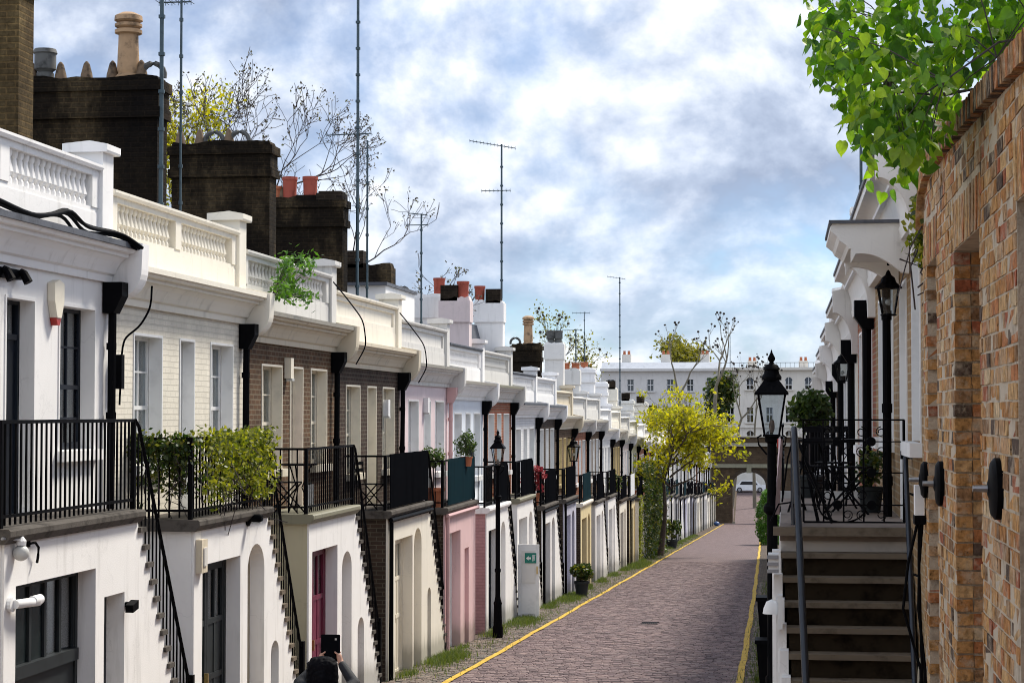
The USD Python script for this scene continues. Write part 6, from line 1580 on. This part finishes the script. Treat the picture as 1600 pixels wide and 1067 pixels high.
def bistro_table(label, loc, rad, mat='black_iron_copy'):
    t = thing('balcony_table', label, 'table', loc, None, 0.001)
    MB().lathe([(0, 0.70), (rad, 0.70), (rad, 0.725), (0, 0.725)], (0, 0, 0), 22).build('table_top', mat, t)
    for a in range(3):
        c_, s_ = math.cos(a * 2.094), math.sin(a * 2.094)
        MB().tube([(c_ * rad * 0.75, s_ * rad * 0.75, 0), (c_ * 0.05, s_ * 0.05, 0.36), (c_ * rad * 0.7, s_ * rad * 0.7, 0.70)], 0.011, 6).build('leg', mat, t)
    return t

zf3 = HOUSES[2].zb + SLAB; f3 = B[2] + 0.78
c1 = bistro_chair('black folding chair behind the corner rail of the brown brick house balcony', (-7.45, f3 + 0.45, zf3), 90)
bistro_table('small round black table on the brown brick house balcony beside the folding chair', (-7.42, f3 + 1.05, zf3), 0.28)
zf4 = HOUSES[3].zb + SLAB; f4 = B[3] + 0.78
copy_of(c1, 'black folding chair on the dark brick house balcony left of its solid panel', (-7.4, f4 + 0.42, zf4), rotz=80)
copy_of(c1, 'black folding chair facing us behind the iron gate', (0.30, 20.4, 2.40), rotz=-20)
copy_of(c1, 'black folding chair turned sideways right of the balcony table behind the gate', (0.66, 20.1, 2.40), rotz=75)
copy_of(c1, 'black folding chair at the far side of the balcony table behind the gate', (0.52, 21.9, 2.40), rotz=170)
bistro_table('round black table among chairs on the balcony behind the iron gate', (0.48, 21.1, 2.40), 0.36)
t = thing('white_cloth', 'white cloth hanging by the chair on the brown brick house balcony', 'cloth', (-7.2, f3 + 0.6, zf3 + 0.1))
v = [(-7.16 + 0.03 * math.sin(i * 1.3), f3 + 0.55 + 0.05 * i, zf3 + zz) for zz in (0.08, 0.42) for i in range(7)]
MB().add(v, [(i, i + 1, 8 + i, 7 + i) for i in range(6)]).build('cloth', 'white_paint', t, smooth=True); MB().tube([(-7.17, f3 + 0.53, zf3 + 0.43), (-7.17, f3 + 0.87, zf3 + 0.43)], 0.012, 5).build('rail', 'black_iron', t)
# closed parasol leaning behind the gate, towel over the rail, bin, small things by the stair
t = thing('folded_easel', 'black folded easel frame leaning behind the left end of the gate', 'frame', (0.25, 18.5, 2.4))
for a, b in (((0.12, 18.4, 3.15), (0.42, 18.0, 2.42)), ((0.16, 18.6, 3.1), (0.30, 18.2, 2.42)), ((0.14, 18.5, 2.95), (0.36, 18.1, 2.6))):
    MB().tube([a, b], 0.016, 5).build('rail', 'black_iron', t)
t = thing('beach_towel', 'pale pink towel hanging over the left end of the landing rail', 'towel', (0.0, 18.0, 2.9))
n = 12; v = []
for zz, sp in ((3.17, 0.10), (3.0, 0.13), (2.8, 0.16), (2.62, 0.17), (2.50, 0.15)):
    for i in range(n):
        q = i / (n - 1); v.append((-0.03 - 0.02 * math.sin(q * 16 + zz * 3) - (3.17 - zz) * 0.05, 17.7 + q * sp * 4, zz + 0.01 * math.sin(q * 9)))
MB().add(v, [(r0 * n + i, r0 * n + i + 1, (r0 + 1) * n + i + 1, (r0 + 1) * n + i) for r0 in range(4) for i in range(n - 1)]).build('cloth', 'towel_pink', t, smooth=True)
MB().tube([(-0.02, 17.68, 3.18), (-0.02, 18.4, 3.18)], 0.014, 6).build('rail', 'black_iron', t); MB().box(-0.065, -0.03, 18.42, 18.5, 3.08, 3.16).build('red_label', 'red_shell', t)
for n_, (yy, zz, lab) in enumerate(((17.2, EYE - 1.28, 'white floodlight box at the top of the stair cheek, upper of two'), (16.85, EYE - 1.62, 'white domed lamp on the stair cheek below the floodlight box'))):
    t = thing('stair_light', lab, 'outdoor lamp', (-0.15, yy, zz))
    if n_ == 0:
        m = MB().box(-0.14, -0.05, yy - 0.10, yy + 0.1, zz - 0.08, zz + 0.08); m.build('housing', 'white_paint', t)
        for q in range(3):
            MB().box(-0.15, -0.055, yy - 0.115, yy - 0.101, zz - 0.08 + q * 0.06, zz - 0.05 + q * 0.06).build('fin', 'grey_paint', t)
    else:
        MB().box(-0.06, -0.02, yy - 0.09, yy + 0.09, zz - 0.18, zz + 0.10).build('backplate', 'white_paint', t); MB().lathe([(0.075, -0.06), (0.07, -0.02), (0.045, 0.04), (0, 0.06)], (-0.11, yy, zz), 12).build('dome', 'white_paint', t, smooth=40)
t = thing('hanging_bin', 'black square planter bins fixed behind the right-hand street lamp', 'planter', (-0.2, 22.5, 0.5))
for (yy, zz) in ((23.4, EYE - 2.15), (22.6, EYE - 2.55)):
    MB().add([(-0.32, yy - 0.15, zz), (-0.06, yy - 0.15, zz), (-0.06, yy + 0.15, zz), (-0.32, yy + 0.15, zz), (-0.28, yy - 0.11, zz - 0.55), (-0.10, yy - 0.11, zz - 0.55), (-0.10, yy + 0.11, zz - 0.55), (-0.28, yy + 0.11, zz - 0.55)], [(0, 1, 2, 3), (7, 6, 5, 4), (0, 4, 5, 1), (1, 5, 6, 2), (2, 6, 7, 3), (3, 7, 4, 0)]).build('bin', 'black_iron', t)
    MB().box(-0.335, -0.045, yy - 0.165, yy + 0.165, zz - 0.03, zz + 0.015).build('rim', 'black_iron', t)
MB().tube([(-0.05, 23, -1.0), (-0.05, 23, 1.6)], 0.04, 6).build('pole', 'black_iron', t)
t = thing('cable_run', 'loose black cable hanging down the outside of the stair cheek', 'cable', (-0.17, 17, 1))
p = np.array([(-0.12, 17.1, 2.0), (-0.14, 16.9, 1.4), (-0.10, 16.6, 0.9), (-0.12, 16.3, 0.5), (-0.09, 16.2, -0.3)]); MB().tube(p, 0.012, 5).build('cable', 'black_iron', t)

# ------------------------------------------------------------------ vehicles beyond the archway
def car(label, x, y, z, mat, s=1):
    t = thing('parked_car', label, 'car', (x, y, z), 'cars parked beyond the archway')
    lo = Polygon([(-2.1, 0.3), (2.1, 0.3), (2.15, 0.75), (1.9, 0.88), (-1.9, 0.92), (-2.15, 0.8)]); hi = Polygon([(-1.5, 0.88), (1.3, 0.88), (0.8, 1.42), (-1.1, 1.45)])
    from shapely.affinity import translate
    MB().poly(translate(lo.buffer(0.06), x, z), y - 0.85, y + 0.85, 'y').build('body', mat, t); MB().poly(translate(hi.buffer(0.05), x, z), y - 0.74, y + 0.74, 'y').build('cabin', mat, t)
    MB().poly(translate(Polygon([(-1.3, 0.95), (1.05, 0.95), (0.7, 1.36), (-1.0, 1.38)]), x, z), y - 0.80, y + 0.80, 'y').build('side_window', 'room_dark', t)
    for q in (-1.3, 1.3):
        for w in (-0.86, 0.86):
            v, f = MB().lathe([(0, -0.1), (0.32, -0.1), (0.32, 0.1), (0, 0.1)], (0, 0, 0), 14).arrays(); wh = MB().add(np.stack([x + q + v[:, 0], y + w + v[:, 2], z + 0.32 + v[:, 1]], 1), f).build('wheel', 'rubber', t)
            v, f = MB().lathe([(0, -0.12), (0.2, -0.12), (0.2, 0.12), (0, 0.12)], (0, 0, 0), 12).arrays(); MB().add(np.stack([x + q + v[:, 0], y + w + v[:, 2], z + 0.32 + v[:, 1]], 1), f).build('rim', 'steel', wh)
    return t
car('white car parked across the far end of the road, seen through the archway', -4.4, 257, G(257), 'car_white'); car('dark car parked at the left of the archway view', -8.8, 257.2, G(257), 'car_dark')

# ------------------------------------------------------------------ person holding a tablet overhead
px, py = -4.39, 18.7
pz = G(py)
pt = thing('person', 'person with dark hair and dark jacket holding a tablet above the head', 'person', (px, py, pz))
def hull(a, ra, b, rb):
    s1 = manifold3d.Manifold.sphere(ra, 20).translate(tuple(map(float, a))); s2 = manifold3d.Manifold.sphere(rb, 20).translate(tuple(map(float, b)))
    return manifold3d.Manifold.batch_hull([s1, s2])
def limb(bones, step=0.025, it=8):
    mm = manifold3d.Manifold.batch_boolean([hull(*q) for q in bones], manifold3d.OpType.Add).refine_to_length(step).to_mesh()
    t_ = trimesh.Trimesh(mm.vert_properties[:, :3], mm.tri_verts, process=True); trimesh.smoothing.filter_taubin(t_, iterations=it); return t_
def q3(x, y, z): return np.array([px + x, py + y, pz + z])
hs = 1.50
sk = [(q3(0, 0, hs), 0.055, q3(0, 0.01, hs + 0.10), 0.052), (q3(0, 0.015, hs + 0.17), 0.085, q3(0, 0.025, hs + 0.11), 0.07), (q3(0, 0.02, hs + 0.19), 0.088, q3(0, 0.0, hs + 0.20), 0.09),
      (q3(0, 0.105, hs + 0.15), 0.014, q3(0, 0.115, hs + 0.12), 0.016)]
sk += [(q3(s * 0.088, 0.0, hs + 0.17), 0.018, q3(s * 0.09, -0.01, hs + 0.13), 0.014) for s in (-1, 1)]
sk += [(q3(0, 0, 1.0), 0.145, q3(0, 0, 1.35), 0.15), (q3(-0.14, 0, 1.42), 0.07, q3(0.14, 0, 1.42), 0.07), (q3(0, 0, 1.42), 0.08, q3(0, 0, hs), 0.06)]
for s in (-1, 1):
    sk += [(q3(s * 0.09, 0, 0.95), 0.095, q3(s * 0.10, 0.01, 0.5), 0.06), (q3(s * 0.10, 0.01, 0.5), 0.058, q3(s * 0.10, 0, 0.09), 0.042), (q3(s * 0.10, -0.02, 0.05), 0.045, q3(s * 0.11, 0.16, 0.04), 0.04),
           (q3(s * 0.18, 0, 1.42), 0.06, q3(s * 0.27, 0.16, 1.52), 0.046), (q3(s * 0.27, 0.16, 1.52), 0.044, q3(s * 0.105, 0.30, 1.70), 0.032), (q3(s * 0.105, 0.30, 1.70), 0.03, q3(s * 0.085, 0.31, 1.77), 0.026)]
    for k_, (dz, ln) in enumerate(((0.02, 0.07), (0.0, 0.078), (-0.02, 0.072), (-0.04, 0.06))):
        a = q3(s * 0.092, 0.325, 1.78 + dz); b = q3(s * 0.075, 0.345, 1.79 + dz); c_ = q3(s * (0.075 - ln * 0.6), 0.338, 1.795 + dz)
        sk += [(a, 0.0095, b, 0.009), (b, 0.009, c_, 0.0078)]
    sk += [(q3(s * 0.09, 0.305, 1.765), 0.011, q3(s * 0.07, 0.290, 1.79), 0.0095), (q3(s * 0.07, 0.290, 1.79), 0.0095, q3(s * 0.05, 0.292, 1.805), 0.0085)]
bd = MB().mesh(limb(sk, 0.018, 5)).build('body', 'skin', pt, smooth=True)
jk = [(q3(0, 0, 0.88), 0.165, q3(0, 0, 1.36), 0.172), (q3(-0.15, 0, 1.42), 0.085, q3(0.15, 0, 1.42), 0.085)]
for s in (-1, 1):
    jk += [(q3(s * 0.18, 0, 1.42), 0.075, q3(s * 0.27, 0.16, 1.52), 0.060), (q3(s * 0.27, 0.16, 1.52), 0.058, q3(s * 0.125, 0.285, 1.68), 0.042)]
MB().mesh(limb(jk)).build('jacket', 'jacket', pt, smooth=True)
tr = []
for s in (-1, 1):
    tr += [(q3(s * 0.085, 0, 0.92), 0.115, q3(s * 0.10, 0.01, 0.5), 0.078), (q3(s * 0.10, 0.01, 0.5), 0.078, q3(s * 0.10, 0, 0.12), 0.062)]
MB().mesh(limb(tr)).build('trousers', 'charcoal_paint', pt, smooth=True)
for s in (-1, 1):
    MB().mesh(limb([(q3(s * 0.10, -0.03, 0.055), 0.052, q3(s * 0.11, 0.17, 0.048), 0.046)])).build('shoe', 'black_board', pt, smooth=True)
hr = [(q3(0, -0.02, hs + 0.19), 0.118, q3(0, -0.035, hs + 0.13), 0.112)] + [(q3(s * 0.05, -0.03, hs + 0.20), 0.10, q3(s * 0.08, -0.04, hs + 0.06), 0.075) for s in (-1, 1)] + [(q3(0, -0.06, hs + 0.12), 0.10, q3(0, -0.07, hs - 0.02), 0.09)]
th = limb(hr, 0.015, 4); vv = th.vertices; th.vertices = vv + th.vertex_normals * (meshkit.fbm(vv * 38, 3)[:, None] - 0.5) * 0.03
MB().mesh(th).build('hair', 'hair', pt, smooth=True)
tb = thing('tablet', 'dark tablet in a case held up above the dark-haired head', 'tablet', (px, py + 0.31, pz + 1.86))
MB().poly(sbox(px - 0.085, pz + 1.72, px + 0.085, pz + 1.965).buffer(0.008), py + 0.305, py + 0.318, 'y').build('case', 'black_board', tb); MB().poly(sbox(px - 0.075, pz + 1.735, px + 0.075, pz + 1.95), py + 0.3181, py + 0.3195, 'y').build('screen', 'room_dark', tb)
MB().box(px + 0.045, px + 0.065, py + 0.3025, py + 0.305, pz + 1.92, pz + 1.94).build('camera_lens', 'steel', tb)
# road sweepings, small far objects
t = thing('blue_bag', 'blue bag on the ground at the far end of the left house fronts', 'bag', (-6.6, 196, G(196)))
m = MB().icos((-6.6, 196, G(196) + 0.2), 0.30, 2, (1, 1.1, 0.7)); m.build('bag', 'blue_plastic', t, smooth=True); MB().icos((-6.6, 196, G(196) + 0.42), 0.07, 1).build('knot', 'blue_plastic', t)

# ------------------------------------------------------------------ the street goes on behind the viewpoint: more of the left row and the entrance building
t = thing('entrance_building', 'brown brick building with archway at the near end of the street, behind the viewpoint', 'building', (-3, -9, 0.3))
MB().poly(sbox(-22, -0.2, 16, 10.5).difference(arch_shape(-5.6, -1.8, -1, 5.2)), -9.6, -9.0, 'y').build('wall', 'dark_side_brick', t); MB().box(-22, 16, -18, -9.65, 5.6, 10.4).build('building_body', 'dark_side_brick', t)
MB().box(-22.2, 16.2, -9.8, -8.7, 10.5, 10.9).build('cornice', 'weathered_stone', t)
for y0_, y1_, w_, n_ in ((-8.6, 4.7, 'white', 'second'), (4.75, 16.4, 'cream', 'first')):
    hh = House(-1, y0_, y1_, {'lift': 0.0}, w_ + ' rendered house of the left row, ' + n_ + ' nearer than the left edge of the view', 'mews houses of the left row')
    hh.part(hh.box(MB(), -8, 0, y0_, y1_, -0.3, 7.1), 'upper_wall', 'white_render' if w_ == 'white' else 'cream_render'); hh.part(hh.box(MB(), 0.0, 0.8, y0_ + 0.8, y1_ - 2, -0.3, 3.1), 'front_wall', 'white_render')
    hh.part(hh.prof(MB(), [(0.004, 5.78), (0.08, 5.78), (0.16, 6.0), (0.40, 6.06), (0.42, 6.16), (0.004, 6.16)], y0_, y1_), 'cornice', 'white_render')
    hh.part(hh.box(MB(), 0.81, 0.83, y0_ + 1.6, y0_ + 4.0, 0, 2.5), 'garage_door', 'charcoal_paint')
